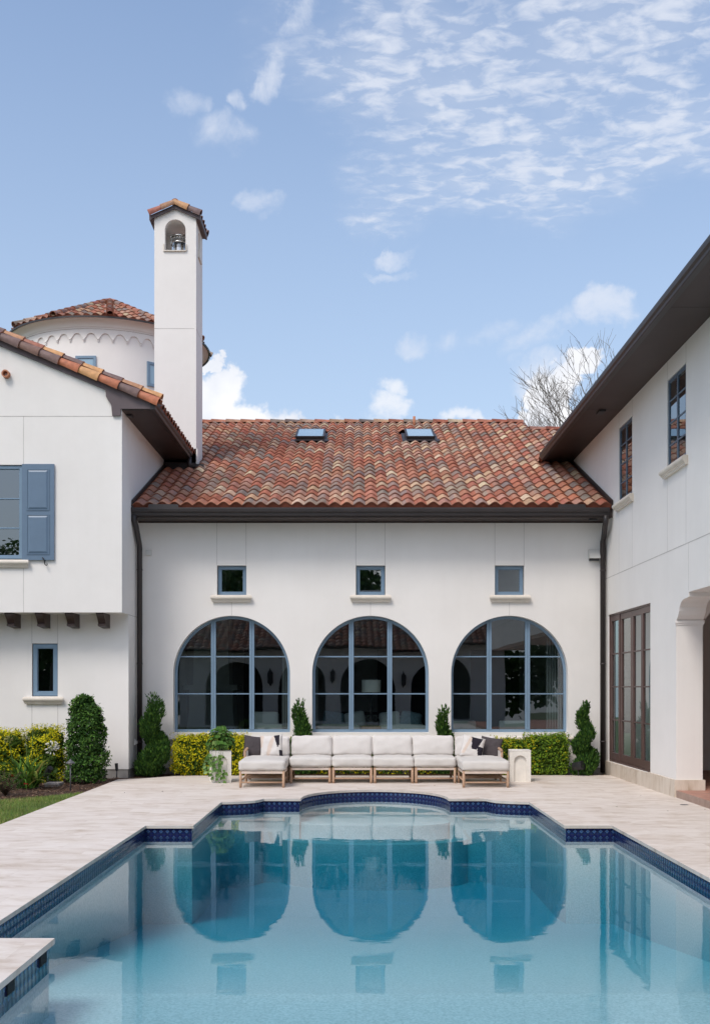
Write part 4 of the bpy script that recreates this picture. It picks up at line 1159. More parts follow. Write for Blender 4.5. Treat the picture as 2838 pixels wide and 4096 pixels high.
hedge('hedge', a, -2.05, 20.12, 20.66, .78, 9500, gold, 'yellow clipped hedge behind the white planter stand', 'hedge', seed=1)
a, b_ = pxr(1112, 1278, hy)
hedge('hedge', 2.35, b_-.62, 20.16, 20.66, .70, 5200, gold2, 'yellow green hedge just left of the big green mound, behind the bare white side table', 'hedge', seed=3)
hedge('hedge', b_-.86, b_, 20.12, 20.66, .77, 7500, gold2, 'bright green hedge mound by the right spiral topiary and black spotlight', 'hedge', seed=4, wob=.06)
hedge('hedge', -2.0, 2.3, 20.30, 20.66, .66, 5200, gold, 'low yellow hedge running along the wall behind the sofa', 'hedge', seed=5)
# golden mounds in the left bed
ym = 19.0
a, b_ = pxr(-40, 62, ym)
hedge('shrub', a, b_, 18.35, 19.3, .92, 10500, gold, 'yellow leaved shrub at the left edge of the photo behind the strap leaved lily', 'shrub', 'golden shrubs in the left bed', seed=7, wob=.15, ex=2.4)
a, b_ = pxr(66, 143, ym)
hedge('shrub', a, b_, 18.55, 19.3, .98, 8500, gold, 'yellow leaved shrub with spiky top left of the dark green holly', 'shrub', 'golden shrubs in the left bed', seed=9, wob=.16, ex=2.4)
# clipped holly
def holly():
    Y = 18.75; x = PX(194, Y); hw_ = PX(240, Y)-PX(194, Y); H = PZ(1572, Y)+.03
    t = thing('holly_bush', (x, Y, -.03), 'tall dark green glossy holly bush against the left wing', 'bush')
    mb = MB()
    for _ in range(11500):
        w = random.random()**.9; ph = rnd(0, 2*PI)
        r = hw_*(1.0-.42*w**2.2)*(1 if w < .82 else math.sqrt(max(.02, 1-((w-.82)/.18)**2*.92)))
        r *= .92+.12*math.sin(w*2.2)
        s_ = rnd(.72, 1.0) if random.random() < .85 else rnd(.3, .8)
        p = V((x+r*s_*math.cos(ph), Y+r*s_*math.sin(ph), .02+w*(H-.02)))
        d = clump_noise(p, 4.2); o = V((math.cos(ph), math.sin(ph), .25+w*.6))
        p += o.normalized()*(d*.11+.07*clump_noise(p, 9))
        c = jig((.03, .075, .016), .35) if random.random() < .66 else jig((.095, .20, .035), .3)
        if d > .2 and random.random() < .35: c = jig((.11, .20, .04), .2)
        leafq(mb, p, o+V((0,0,.3)), .06, c, .5)
    for _ in range(60):
        ph = rnd(0, 2*PI); w = rnd(.2, 1); r = hw_*(1-.5*w**2)
        p = V((x+r*math.cos(ph), Y+r*math.sin(ph), .02+w*(H-.04)))
        for j in range(5): leafq(mb, p+V((math.cos(ph)*.5, math.sin(ph)*.5, 1))*.018*j, (0,0,1), .05, jig((.07,.14,.03),.2), .45)
    mb.build('foliage', 'leaf', t, fixn=False)
    mb = MB()
    for k in range(5): mb.tube([(x+rnd(-.05,.05), Y+rnd(-.05,.05), -.06), (x+rnd(-.1,.1), Y, .5), (x+rnd(-.15,.15), Y+rnd(-.1,.1), 1.1)], [.022, .015, .006], 6)
    mb.build('trunk', 'stem_brown', t)
holly()
# spiral topiaries
def spiral(cx, cy, zt_, rb, turns, ph0, label, n=5200, lean=0.0, fat=.62, c0=(.042,.10,.024), zb_=-.02, tuft=.2, pitch=1.0, tap=.72):
    t = thing('spiral_topiary', (cx, cy, -.03), label, 'topiary', 'spiral topiaries along the pool facade')
    mb = MB(); H = zt_-zb_
    for _ in range(n):
        s_ = 1-math.sqrt(random.random()*.985+.0)       # more leaves low down
        s_ = min(.985, s_)
        R0 = rb*1.12*(1-s_*tap)
        ang = ph0+turns*2*PI*s_
        br = R0*fat*(1.06 if s_ < .12 else 1)
        off = R0*(1-fat)
        c = V((cx+off*math.cos(ang)+lean*s_, cy+off*math.sin(ang), zb_+.06+s_*(H-.10)))
        d = V((random.gauss(0,1), random.gauss(0,1), random.gauss(0,1))).normalized()
        rr = br*rnd(.75, 1.05) if random.random() < .88 else br*rnd(.2, .8)
        p = c+V((d.x*rr, d.y*rr, d.z*rr*.95))
        p += d*clump_noise(p, 8)*.05
        if p.z < zb_: continue
        up = V((d.x*.5, d.y*.5, 1)).normalized()
        k = random.random(); col = jig(c0, .35) if k < .72 else jig((c0[0]*2.6, c0[1]*2.2, c0[2]*1.6), .3)
        # sprays: thin upswept blades
        q = p+up*rnd(.035, .09)+V((rnd(-.02,.02), rnd(-.02,.02), 0)); w = V((rnd(-1,1), rnd(-1,1), rnd(-.3,.3))).normalized()*rnd(.009, .018)
        mb.poly([p, (p+q)/2+w, q, (p+q)/2-w], 0, col=col)
    mb.build('foliage', 'leaf', t, fixn=False)
    mb = MB(); mb.tube([(cx, cy, -.06), (cx+lean*.5, cy, H*.5), (cx+lean, cy, H*.93)], [.022, .016, .005], 7); mb.build('trunk', 'stem_brown', t)
ys = 20.25
spiral(PX(344, 19.95)+.0, 20.14, PZ(1563, 20.14), .32, 1.9, 2.6, 'fat spiral topiary in the left corner beside the left downspout', 13000, lean=-.05, fat=.70, tap=.55)
spiral(PX(676, ys), ys, PZ(1575, ys), .27, 1.7, .2, 'spiral topiary behind the sofa between the left and middle arched windows', 8500, fat=.74, tap=.6)
spiral(PX(998, ys), ys, PZ(1586, ys), .235, 1.8, .9, 'slimmest spiral topiary, behind the sofa between the middle and right arched windows', 6500, fat=.72, tap=.62)
spiral(PX(1314, ys), ys, PZ(1578, ys), .26, 2.5, 3.3, 'spiral topiary beside the right downspout and the brown folding doors', 10000, fat=.68, tap=.66)
# strap-leaved lily (agapanthus)
def lily():
    Y = 17.75; x = PX(62, Y)
    t = thing('lily_plant', (x, Y, -.03), 'strap leaved lily clump with tall flower stalks in the left bed', 'plant')
    mb = MB()
    for k in range(115):
        a = rnd(0, 2*PI); L = rnd(.5, .85); cx_, cy_ = x+rnd(-.14, .14), Y+rnd(-.12, .12)
        w = rnd(.014, .022); el = math.radians(rnd(38, 88)); bend = math.radians(rnd(50, 125))
        q = V((cx_, cy_, -.01)); pts = [q.copy()]
        for j in range(7):
            an_ = el-bend*((j+.5)/7)**1.5; q = q+V((math.cos(a)*math.cos(an_), math.sin(a)*math.cos(an_), math.sin(an_)))*(L/7); q.z = max(q.z, -.01); pts.append(q.copy())
        s_ = V((-math.sin(a), math.cos(a), 0)); col = jig(random.choice([(.08,.18,.025), (.12,.24,.04), (.06,.13,.025), (.20,.28,.05)]), .2)
        if random.random() < .06: col = (.4, .33, .1)
        for j in range(7):
            w0, w1_ = w*(1-(j/7)**2.2), w*(1-((j+1)/7)**2.2)
            mb.poly([pts[j]-s_*w0, pts[j]+s_*w0, pts[j+1]+s_*w1_, pts[j+1]-s_*w1_], 0, col=col, smooth=True)
    mb.build('foliage', 'leaf', t, fixn=False)
    for (px, py, kind) in ((75, 1646, 0), (118, 1683, 1), (21, 1665, 0), (60, 1660, 0)):
        tx_, tz = PX(px, Y), PZ(py, Y); s_ = MB()
        s_.tube([(x+(tx_-x)*.35, Y, 0), (x+(tx_-x)*.8, Y-.02, tz*.55), (tx_, Y-.03, tz)], [.006, .005, .004], 6, col=(.13, .2, .05)); s_.build('stalk', 'leaf', t)
        h = MB(); r = .075 if kind == 0 else .085
        if px in (21, 60): r = .035
        for j in range(34 if kind else 26):
            d = V((random.gauss(0,1), random.gauss(0,1), random.gauss(.2,.9))).normalized(); c = V((tx_, Y-.03, tz)); e = c+d*r
            h.tube([c, e], [.0018, .0015], 3, col=(.2, .26, .08) if not kind else (.5, .55, .4))
            if kind or r < .05:
                q = e+d*.03; h.tube([e, (e+q)/2, q+d*.01], [.002, .008, .012], 5, col=(.78, .77, .70) if kind else (.3, .3, .1))
        plabel(h.build('flower_head', 'leaf', t, fixn=False), 'white trumpet flower cluster' if kind else 'spent round green seed head')
lily()
def rose():
    Y = 16.6; x = PX(12, Y)
    t = thing('rose_bush', (x, Y, -.03), 'low twiggy shrub with small red blooms at the left edge of the bed', 'shrub')
    mb = MB(); tw_ = MB(); fl = MB()
    for k in range(46):
        a = rnd(0, 2*PI); L = rnd(.15, .42); e = V((x+L*.8*math.cos(a), Y+L*.6*math.sin(a), rnd(.12, .40)))
        tw_.tube([(x, Y, -.03), (x+(e.x-x)*.5, Y+(e.y-Y)*.5, e.z*.6), e], [.005, .004, .002], 4)
        for j in range(11):
            f = rnd(.35, 1); p = V((x, Y, 0)).lerp(e, f)+V((rnd(-.04,.04), rnd(-.04,.04), rnd(-.04,.04)))
            leafq(mb, p, (0,-.3,1), .035, jig(random.choice([(.05,.10,.03), (.10,.07,.035), (.07,.13,.03)]), .3), .55)
        if k % 9 == 0:
            fl = MB()
            for j in range(14): leafq(fl, e+V((rnd(-.015,.015), rnd(-.015,.015), rnd(-.01,.02))), (0,0,1), .025, (.45, .03, .025), .8)
            fl.build('bloom', 'leaf', t, fixn=False)
    mb.build('foliage', 'leaf', t, fixn=False); tw_.build('twigs', 'stem_brown', t)
rose()

# ================================================================== GARDEN FITTINGS
def path_light():
    Y = GY(1775); x = PX(158.5, Y); H = PZ(1712, Y)
    t = thing('path_light', (x, Y, -.03), 'bronze mushroom capped path light in the mulch in front of the holly', 'lamp')
    mb = MB(); mb.tube([(x, Y, -.06), (x, Y, H-.055)], .011, 10); mb.build('post', 'grey_metal', t)
    mb = MB(); mb.lathe(x, Y, [(.0, H+.03), (.012, H+.028), (.016, H+.012), (.05, H-.012), (.078, H-.035), (.078, H-.045), (.03, H-.03)], 24); mb.build('cap', 'grey_metal', t, fixn=False)
    mb = MB(); mb.lathe(x, Y, [(.024, H-.028), (.024, H-.06), (.012, H-.065)], 14); mb.build('lens', 'plastic_white', t, fixn=False)
path_light()
def stake_light(px, pyb, pyt, tilt, label):
    Y = GY(pyb); x = PX(px, Y); H = PZ(pyt, Y)
    t = thing('spotlight', (x, Y, -.03), label, 'lamp')
    mb = MB(); mb.tube([(x, Y, -.08), (x, Y, H-.11)], .013, 8); mb.build('stake', 'grey_metal', t)
    mb = MB(); mb.tube([(x+tilt*.3, Y, H-.14), (x, Y, H-.12), (x-tilt, Y+.02, H)], [.016, .026, .030], 12, cap=False)
    mb.tube([(x-tilt*.9, Y+.02, H-.015), (x-tilt*.95, Y+.02, H-.012)], .026, 12); mb.build('head', 'black_metal', t, fixn=False)
stake_light(262.5, 1749.5, 1718, .012, 'slim black stake spotlight in front of the left wing corner')
def bullet(px, pyc, Y, r, dirv, label):
    x, z = PX(px, Y), PZ(pyc, Y); d = V(dirv).normalized()
    t = thing('spotlight', (x, Y, -.03), label, 'lamp')
    c = V((x, Y, z)); a = c-d*.10; b_ = c+d*.10
    mb = MB(); mb.tube([a-d*.02, a, b_], [r*.6, r*.95, r], 20, cap=False); mb.tube([b_, b_-d*.03], [r*.9, r*.85], 20); mb.tube([b_-d*.002, b_], [r*.9, r], 20, cap=False)
    mb.build('head', 'black_metal', t, fixn=False)
    mb = MB(); mb.tube([(x, Y, -.06), (x, Y, z-r*.6)], .014, 8); mb.build('stake', 'black_metal', t)
bullet(1300, 1724, 20.02, .085, (.75, -.75, .25), 'fat black bullet spotlight at the foot of the right spiral topiary')
bullet(108, 1737, 18.35, .05, (.5, -.4, .7), 'black spotlight half hidden behind the strap leaved lily')
mb = MB(); Y = GY(1757)-.1; x0, x1 = PX(106, Y), PX(138, Y)
Yv = 18.3
mb.box(PX(108, Yv), PX(138, Yv), Yv-.2, Yv+.12, -.10, .0)
mb.box(PX(108, Yv)-.012, PX(138, Yv)+.012, Yv-.212, Yv+.132, .0005, .03)
tag(mb.build('valve_box', 'plastic_grey'), 'flat grey plastic valve box lid in the mulch between lily and path light', 'box')
# pool drain cover on the paving
mb = MB(); Y = GY(1687.3+.122*1015); mb.lathe(PX(1538, Y), Y, [(.0, .004), (.055, .004), (.06, .001)], 24)
tag(mb.build('deck_drain', 'grey_metal', fixn=False), 'small round dark drain cap set in the paving near the terracotta step', 'drain')

mb = MB()
for _ in range(46):
    x, y = rnd(XD+.1, 6), rnd(12.5, 19.9)
    if -2.7 < x < 3.2 and y < 17.5: continue
    if x > 4.7 and y > 16: continue
    leafq(mb, (x, y, .006), (0,0,6), rnd(.02, .045), jig(random.choice([(.12,.08,.04), (.2,.13,.06), (.06,.05,.03)]), .3), .5)
struct(mb.build('fallen_leaves', 'leaf', fixn=False), 'stuff', 'tiny dry leaves scattered over the pale paving', 'leaves')
# ================================================================== SOFA
def rbox(mb, c, size, r=.04, crown=(0,0,0), n=10, m=0, rot=None, nz=.0):
    # rounded, puffed cushion
    c = V(c); a, b_, h = size[0]/2, size[1]/2, size[2]/2
    def pt(u, v_, w):
        p = V((u*a, v_*b_, w*h)); inn = V((max(-a+r, min(a-r, p.x)), max(-b_+r, min(b_-r, p.y)), max(-h+r, min(h-r, p.z))))
        d = p-inn
        if d.length > 1e-9: p = inn+d.normalized()*r
        p.z += (crown[2]*(1-u*u)*(1-v_*v_))*(1 if w > 0 else -1)*abs(w)
        p.y += crown[1]*(1-u*u)*(1-w*w)*(1 if v_ > 0 else -1)*abs(v_)
        p.x += crown[0]*(1-v_*v_)*(1-w*w)*(1 if u > 0 else -1)*abs(u)
        if nz: p += V((mnoise.noise(p*9+c*3), mnoise.noise(p*9+c*5), mnoise.noise(p*9+c*7)))*nz+V((0, mnoise.noise(V((p.x*26, p.z*11, c.x*5)))*abs(u)**3*.9, mnoise.noise(V((p.x*24, p.y*9, c.x*7)))*abs(u)**3*.7))*nz
        if rot: p = rot @ p
        return c+p
    for ax in range(3):
        for sg in (-1, 1):
            g = []
            for i in range(n+1):
                for j in range(n+1):
                    s_, t_ = math.sin(PI/2*(-1+2*i/n)), math.sin(PI/2*(-1+2*j/n))
                    q = [s_, t_]; q.insert(ax, sg); g.append(pt(*q))
            mb.faces(g, [(i*(n+1)+j, i*(n+1)+j+1, (i+1)*(n+1)+j+1, (i+1)*(n+1)+j) for i in range(n) for j in range(n)], m, smooth=True)
sofa = thing('sectional_sofa', (CXP, 18.8, 0), 'long off white sectional sofa with two chaises on low wooden frames', 'sofa')
SY0, SY1, CY0 = 18.42, 19.22, 17.62
xs = [PX(649.8, SY0), PX(745.3, SY0), PX(838.6, SY0), PX(931.3, SY0), PX(1026.8, SY0)]
def frame(x0, x1, y0, y1, chaise=False):
    mb = MB(); r = .021
    x0 += .012; x1 -= .012
    zr = .262
    lw_ = .03
    mb.box(x0+.02, x1-.02, y0+.008, y0+.04, .232, .272, 1)       # woven apron, front
    mb.box(x0+.02, x1-.02, y1-.04, y1-.008, .232, .272, 1)
    mb.box(x0+.008, x0+.032, y0+.04, y1-.04, .232, .272, 1); mb.box(x1-.032, x1-.008, y0+.04, y1-.04, .232, .272, 1)
    zs_ = .085
    ys_ = [y0+.025, y1-.025]
    for y in ys_: mb.tube([(x0+.02, y, zs_), (x1-.02, y, zs_)], .014, 8)
    for x in (x0+.02, x1-.02): mb.tube([(x, y0+.025, zs_+.03), (x, y1-.025, zs_+.03)], .014, 8)
    if chaise:
        for f in (.35, .5, .65): y = y0+(y1-y0)*f; mb.tube([(x0+.02, y, zs_+.03), (x1-.02, y, zs_+.03)], .010, 8)
    f = mb.build('frame', ['wood', 'fabric_beige'], sofa)
    yl = [y0+.025, y1-.025]+([SY0+.1] if chaise else [])
    for x in (x0+.02, x1-.02):
        for y in yl:
            l = MB(); l.tube([(x, y, 0), (x, y, .05), (x, y, .272)], [.022, .024, .023], 12); l.build('leg', 'wood', f)
def wrinkled(c, s, crown, name, mat, rot=None, r=.045):
    c = V(c)+V((rnd(-.004,.004), rnd(-.008,.008), rnd(-.003,.003))); q_ = Matrix.Rotation(rnd(-.012,.012), 3, 'Z'); rot = q_ @ rot if rot else q_
    mb = MB(); rbox(mb, c, s, r, crown, 22, 0, rot, .013); return mb.build(name, mat, sofa, weld=True)
rotb = Matrix.Rotation(math.radians(-10), 3, 'X')
for i in range(4):
    x0, x1 = xs[i], xs[i+1]; xm = (x0+x1)/2
    frame(x0, x1, SY0, SY1)
    wrinkled((xm, (SY0+SY1)/2-.01, .365), (x1-x0-.006, SY1-SY0+.02, .165), (.004, .01, .022), 'seat_cushion', 'fabric_seat')
    wrinkled((xm, SY1-.14, .61), (x1-x0-.01, .17, .36), (.006, .035, .008), 'back_cushion', 'fabric_white', rotb, .05)
    mb = MB(); mb.box(x0+.03, x1-.03, SY1-.03, SY1-.005, .272, .62, 0)
    for x in (x0+.03, x1-.03): mb.tube([(x, SY1-.018, .27), (x, SY1+.01, .66)], .016, 8, m=1)
    mb.build('back_frame', ['fabric_beige', 'wood'], sofa)
for (x0, x1, side) in ((PX(536, CY0)-.0, xs[0], -1), (xs[4], PX(1146.3, CY0), 1)):
    xa_, xb_ = (x0, xs[0]-.01) if side < 0 else (xs[4]+.01, x1)
    frame(xa_, xb_, CY0, SY1, True)
    xm = (xa_+xb_)/2
    wrinkled((xm, (CY0+SY1)/2-.01, .362), (xb_-xa_, SY1-CY0+.02, .168), (.004, .01, .03), 'seat_cushion', 'fabric_seat')
    wrinkled((xm-.02*side, SY1-.14, .60), (xb_-xa_-.08, .17, .36), (.006, .035, .008), 'back_cushion', 'fabric_white', rotb, .05)
    xo = xa_ if side < 0 else xb_
    mb = MB()
    mb.box(min(xo, xo-side*.05)+0, max(xo, xo-side*.05), SY0+.12, SY1-.04, .272, .555, 0)
    mb.tube([(xo-side*.012, SY0+.10, .27), (xo-side*.012, SY0+.10, .57)], .020, 10, m=1)
    mb.tube([(xo-side*.03, SY0+.07, .575), (xo-side*.03, SY1, .60)], [.024, .022], 10, m=1)
    mb.tube([(xo-side*.012, SY1-.01, .27), (xo-side*.012, SY1+.01, .64)], .018, 10, m=1)
    mb.build('arm', ['fabric_white', 'wood'], sofa)
    mb = MB(); mb.box(xa_+.04, xb_-.04, SY1-.03, SY1-.005, .272, .62, 0); mb.build('back_frame', ['fabric_beige'], sofa)
# throw pillows
def pillow(cx, cz, Y, s, tilt, yaw, label, mats, fn, lean=-16, thick=.075):
    n = 36; g = []; mb = MB()
    R = Matrix.Rotation(math.radians(yaw), 3, 'Z') @ Matrix.Rotation(math.radians(lean), 3, 'X') @ Matrix.Rotation(math.radians(tilt), 3, 'Y')
    def pt(u, v_, sg):
        e = 1-.06*(1-v_*v_)*abs(u)**3; e2 = 1-.06*(1-u*u)*abs(v_)**3
        y = sg*thick*((1-u**4)*(1-v_**4))**.55
        p = V((u*s/2*e, y, v_*s/2*e2)); p += V((0, mnoise.noise(V((u*3, v_*3, cx)))*.008, 0))
        return V((cx, Y, cz))+R @ p
    for sg in (-1, 1):
        g = [pt(-1+2*i/n, -1+2*j/n, sg) for i in range(n+1) for j in range(n+1)]
        k = len(mb.v); mb.v += [tuple(p) for p in g]
        for i in range(n):
            for j in range(n):
                u, v_ = -1+2*(i+.5)/n, -1+2*(j+.5)/n
                mb.f.append([k+i*(n+1)+j, k+i*(n+1)+j+1, k+(i+1)*(n+1)+j+1, k+(i+1)*(n+1)+j]); mb.m.append(fn(u, v_) if sg < 0 else 0); mb.c.append(None); mb.uv.append(None); mb.sm.append(True)
    o = mb.build('throw_pillow', mats, weld=True); tag(o, label, 'pillow', 'throw pillows on the sofa'); return o
def patL(u, v_):
    # beige leaf rising from lower left, dark blade at the upper right
    if v_ > -.15-.0 and u > .28+.42*(1-v_)*.5*.0+.10*(1-v_) and u < .78+.1*v_ and v_ > -.2 : 
        return 2 if (u-.30) > (1-v_)*.28-.05 and u < .80-.15*(v_ < 0) else 0
    if v_ < -.45 and u > .70: return 2
    if abs(u-(-.30+.42*(v_+1)*.5+.12*(v_+1)**2*.5)) < .24*(1-abs(v_)*.25)-.04 and v_ < .82: return 1
    if u < -.72+.12*v_ and v_ > -.1: return 1
    return 0
def patR(u, v_):
    if v_ > -.25 and u > -.28+.25*(1-v_)*.5 and u < .52-.75*(.65-v_)*.55+.15 and v_ < .88: return 2
    if v_ < .35 and u > .30-.25*(v_+1)+.28 and u < .92: return 2 if v_ < .1 else 0
    if abs(u+.62-.35*(v_+.2)) < .14 and v_ > -.75: return 1
    return 0
def ppos(px, py, Y): return PX(px, Y), PZ(py, Y)
x, z = ppos(571.5, 1680, 18.85); pillow(x, z, 18.86, .385, 7, 8, 'charcoal pillow at the left end of the sofa', ['fabric_charcoal'], lambda u, v_: 0)
x, z = ppos(610.5, 1679, 18.68); pillow(x, z, 18.66, .40, -4, -6, 'cream pillow with beige leaf shape and dark corner beside the left charcoal pillow', ['fabric_white', 'fabric_beige', 'fabric_black'], patL)
x, z = ppos(1103, 1683, 18.85); pillow(x, z, 18.86, .385, 9, -10, 'charcoal pillow at the right end of the sofa', ['fabric_charcoal'], lambda u, v_: 0)
x, z = ppos(1062, 1682, 18.66); pillow(x, z, 18.66, .405, 14, 6, 'cream pillow with bold black diagonal shapes beside the right charcoal pillow', ['fabric_white', 'fabric_beige', 'fabric_black'], patR)

# ================================================================== SIDE TABLES
def side_table(cx, cy, w, d, h, yaw, label):
    t = thing('side_table', (cx, cy, 0), label, 'table', 'white arched side tables')
    R = Matrix.Rotation(math.radians(yaw), 3, 'Z')
    def L(a, b_, c): return tuple(V((cx, cy, 0))+R @ V((a, b_, c)))
    mb = MB()
    for (nx, ny, hw_, dd) in ((0,-1,w/2,d/2), (0,1,w/2,d/2), (1,0,d/2,w/2), (-1,0,d/2,w/2)):
        nn = V((nx, ny, 0)); u = V((-ny, nx, 0))
        if nx == 0: u = V((1,0,0))
        else: u = V((0,1,0))
        F = lambda a, b_, c, nn=nn, u=u, dd=dd: L(*(u*a+nn*(dd+c)+V((0,0,b_))))
        ar = w*.29 if nx == 0 else d*.29
        mb.extr(F, rect(-hw_, hw_, 0, h), [arch(-ar, ar, .002, h-.085-ar, 20)], -.045, 0, sides=False)
        q = arch(-ar, ar, .002, h-.085-ar, 20); mb.poly([F(p[0], p[1], -.045) for p in q])
    mb.poly([L(-w/2,-d/2,h), L(w/2,-d/2,h), L(w/2,d/2,h), L(-w/2,d/2,h)])
    mb.build('body', 'concrete_table', t, fixn=False)
    mb = MB()   # thin rounded top edge
    e = .006
    for (a0, b0, a1, b1) in ((-w/2,-d/2,w/2,-d/2), (w/2,-d/2,w/2,d/2), (w/2,d/2,-w/2,d/2), (-w/2,d/2,-w/2,-d/2)):
        mb.tube([L(a0, b0, h-.002), L(a1, b1, h-.002)], e, 6)
    mb.build('top_edge', 'concrete_table', t)
    return t
side_table(-2.40, 18.72, .345, .34, .55, 14, 'white arched side table under the potted trailing plant')
side_table(2.87, 18.9, .37, .37, .55, -4, 'bare white arched side table at the right end of the sofa')
# potted pothos
def pothos():
    cx, cy, z0 = -2.40, 18.72, .5565
    t = thing('potted_plant', (cx, cy, z0), 'trailing pothos in a black pot on the left side table', 'plant')
    mb = MB(); mb.lathe(cx, cy, [(.075, z0+.002), (.10, z0+.10), (.107, z0+.10), (.107, z0+.115), (.095, z0+.115), (.09, z0+.09), (0, z0+.085)], 24); mb.build('pot', 'black_metal', t, fixn=False)
    mb = MB(); vn = MB()
    def leaf(p, t_, n, L, col):
        n = V(n).normalized(); t_ = V(t_); t_ = (t_-n*t_.dot(n)).normalized(); s_ = n.cross(t_); p = V(p)
        prf = [(0,.0), (.08,.30), (.30,.38), (.6,.28), (.85,.10), (1.0,0)]
        L_ = [p+t_*L*a+s_*L*b_+n*L*.10*(b_*2) for a, b_ in prf]; R_ = [p+t_*L*a-s_*L*b_+n*L*.10*(b_*2) for a, b_ in prf]
        C_ = [p+t_*L*a-n*L*.12*a*a for a, b_ in prf]
        for k in range(5):
            mb.poly([C_[k], C_[k+1], L_[k+1], L_[k]], 0, col=col, smooth=True); mb.poly([C_[k], R_[k], R_[k+1], C_[k+1]], 0, col=col, smooth=True)
    for k in range(330):
        a = rnd(0, 2*PI); e = rnd(-.35, 1.45); r = rnd(.10, .235)
        d = V((math.cos(a)*math.cos(e), math.sin(a)*math.cos(e), math.sin(e)))
        p = V((cx, cy, z0+.13))+V((d.x*r*.98, d.y*r*.9, d.z*r*1.15)); t_ = V((d.x, d.y, rnd(-1.1, .4))); n = d+V((rnd(-.4,.4), rnd(-.4,.4)-.25, .6))
        leaf(p, t_, n, rnd(.055, .10), jig(random.choice([(.07,.16,.03), (.10,.21,.04), (.045,.10,.022), (.16,.26,.07)]), .2))
        if k % 5 == 0: vn.tube([(cx, cy, z0+.1), V((cx, cy, z0+.1)).lerp(p, .6)+V((0,0,.03)), p], [.003, .003, .002], 4)
    for k in range(8):    # upright shoots
        a = rnd(0, 2*PI); p = V((cx+.09*math.cos(a), cy+.07*math.sin(a), z0+.34)); vn.tube([(cx, cy, z0+.1), p], [.003, .002], 4); leaf(p, (rnd(-.4,.4), rnd(-.3,.1), 1), (rnd(-.3,.3), -1, .2), .10, jig((.09,.19,.04)))
    fy = cy-.21
    vines = [(-.20, -.10, .44), (-.12, -.06, .30), (-.05, .02, .53), (.03, .07, .50), (.08, .01, .40), (-.16, -.13, .22), (.0, .10, .36), (-.19, -.22, .33)]
    for (xa_, xb_, ln) in vines:
        pts = [V((cx+xa_*.4, cy-.05, z0+.12)), V((cx+xa_*.9, fy+.02, z0+.10)), V((cx+xa_, fy-.03, z0-.02))]
        m_ = 7
        for j in range(1, m_+1):
            f = j/m_; pts.append(V((cx+xa_+(xb_-xa_)*f+.02*math.sin(f*7+xa_*30), fy-.028+.008*math.sin(f*5), max(.015, z0-.02-ln*f))))
        vn.tube(pts, .0028, 4)
        for j in range(3, len(pts)):
            for _ in range(1 if random.random() < .55 else 2):
                sg = random.choice((-1, 1)); leaf(pts[j]+V((0,-.006,0)), (sg*rnd(.3, 1), -.15, -rnd(.3, 1)), (rnd(-.3,.3), -1, .35), rnd(.055, .088), jig(random.choice([(.13,.24,.06), (.22,.34,.12), (.09,.18,.04)]), .2))
    mb.build('leaves', 'leaf', t, fixn=False)
    for i in range(len(vn.c)): vn.c[i] = (.15, .22, .06)
    vn.build('vines', 'leaf', t, fixn=False)
pothos()

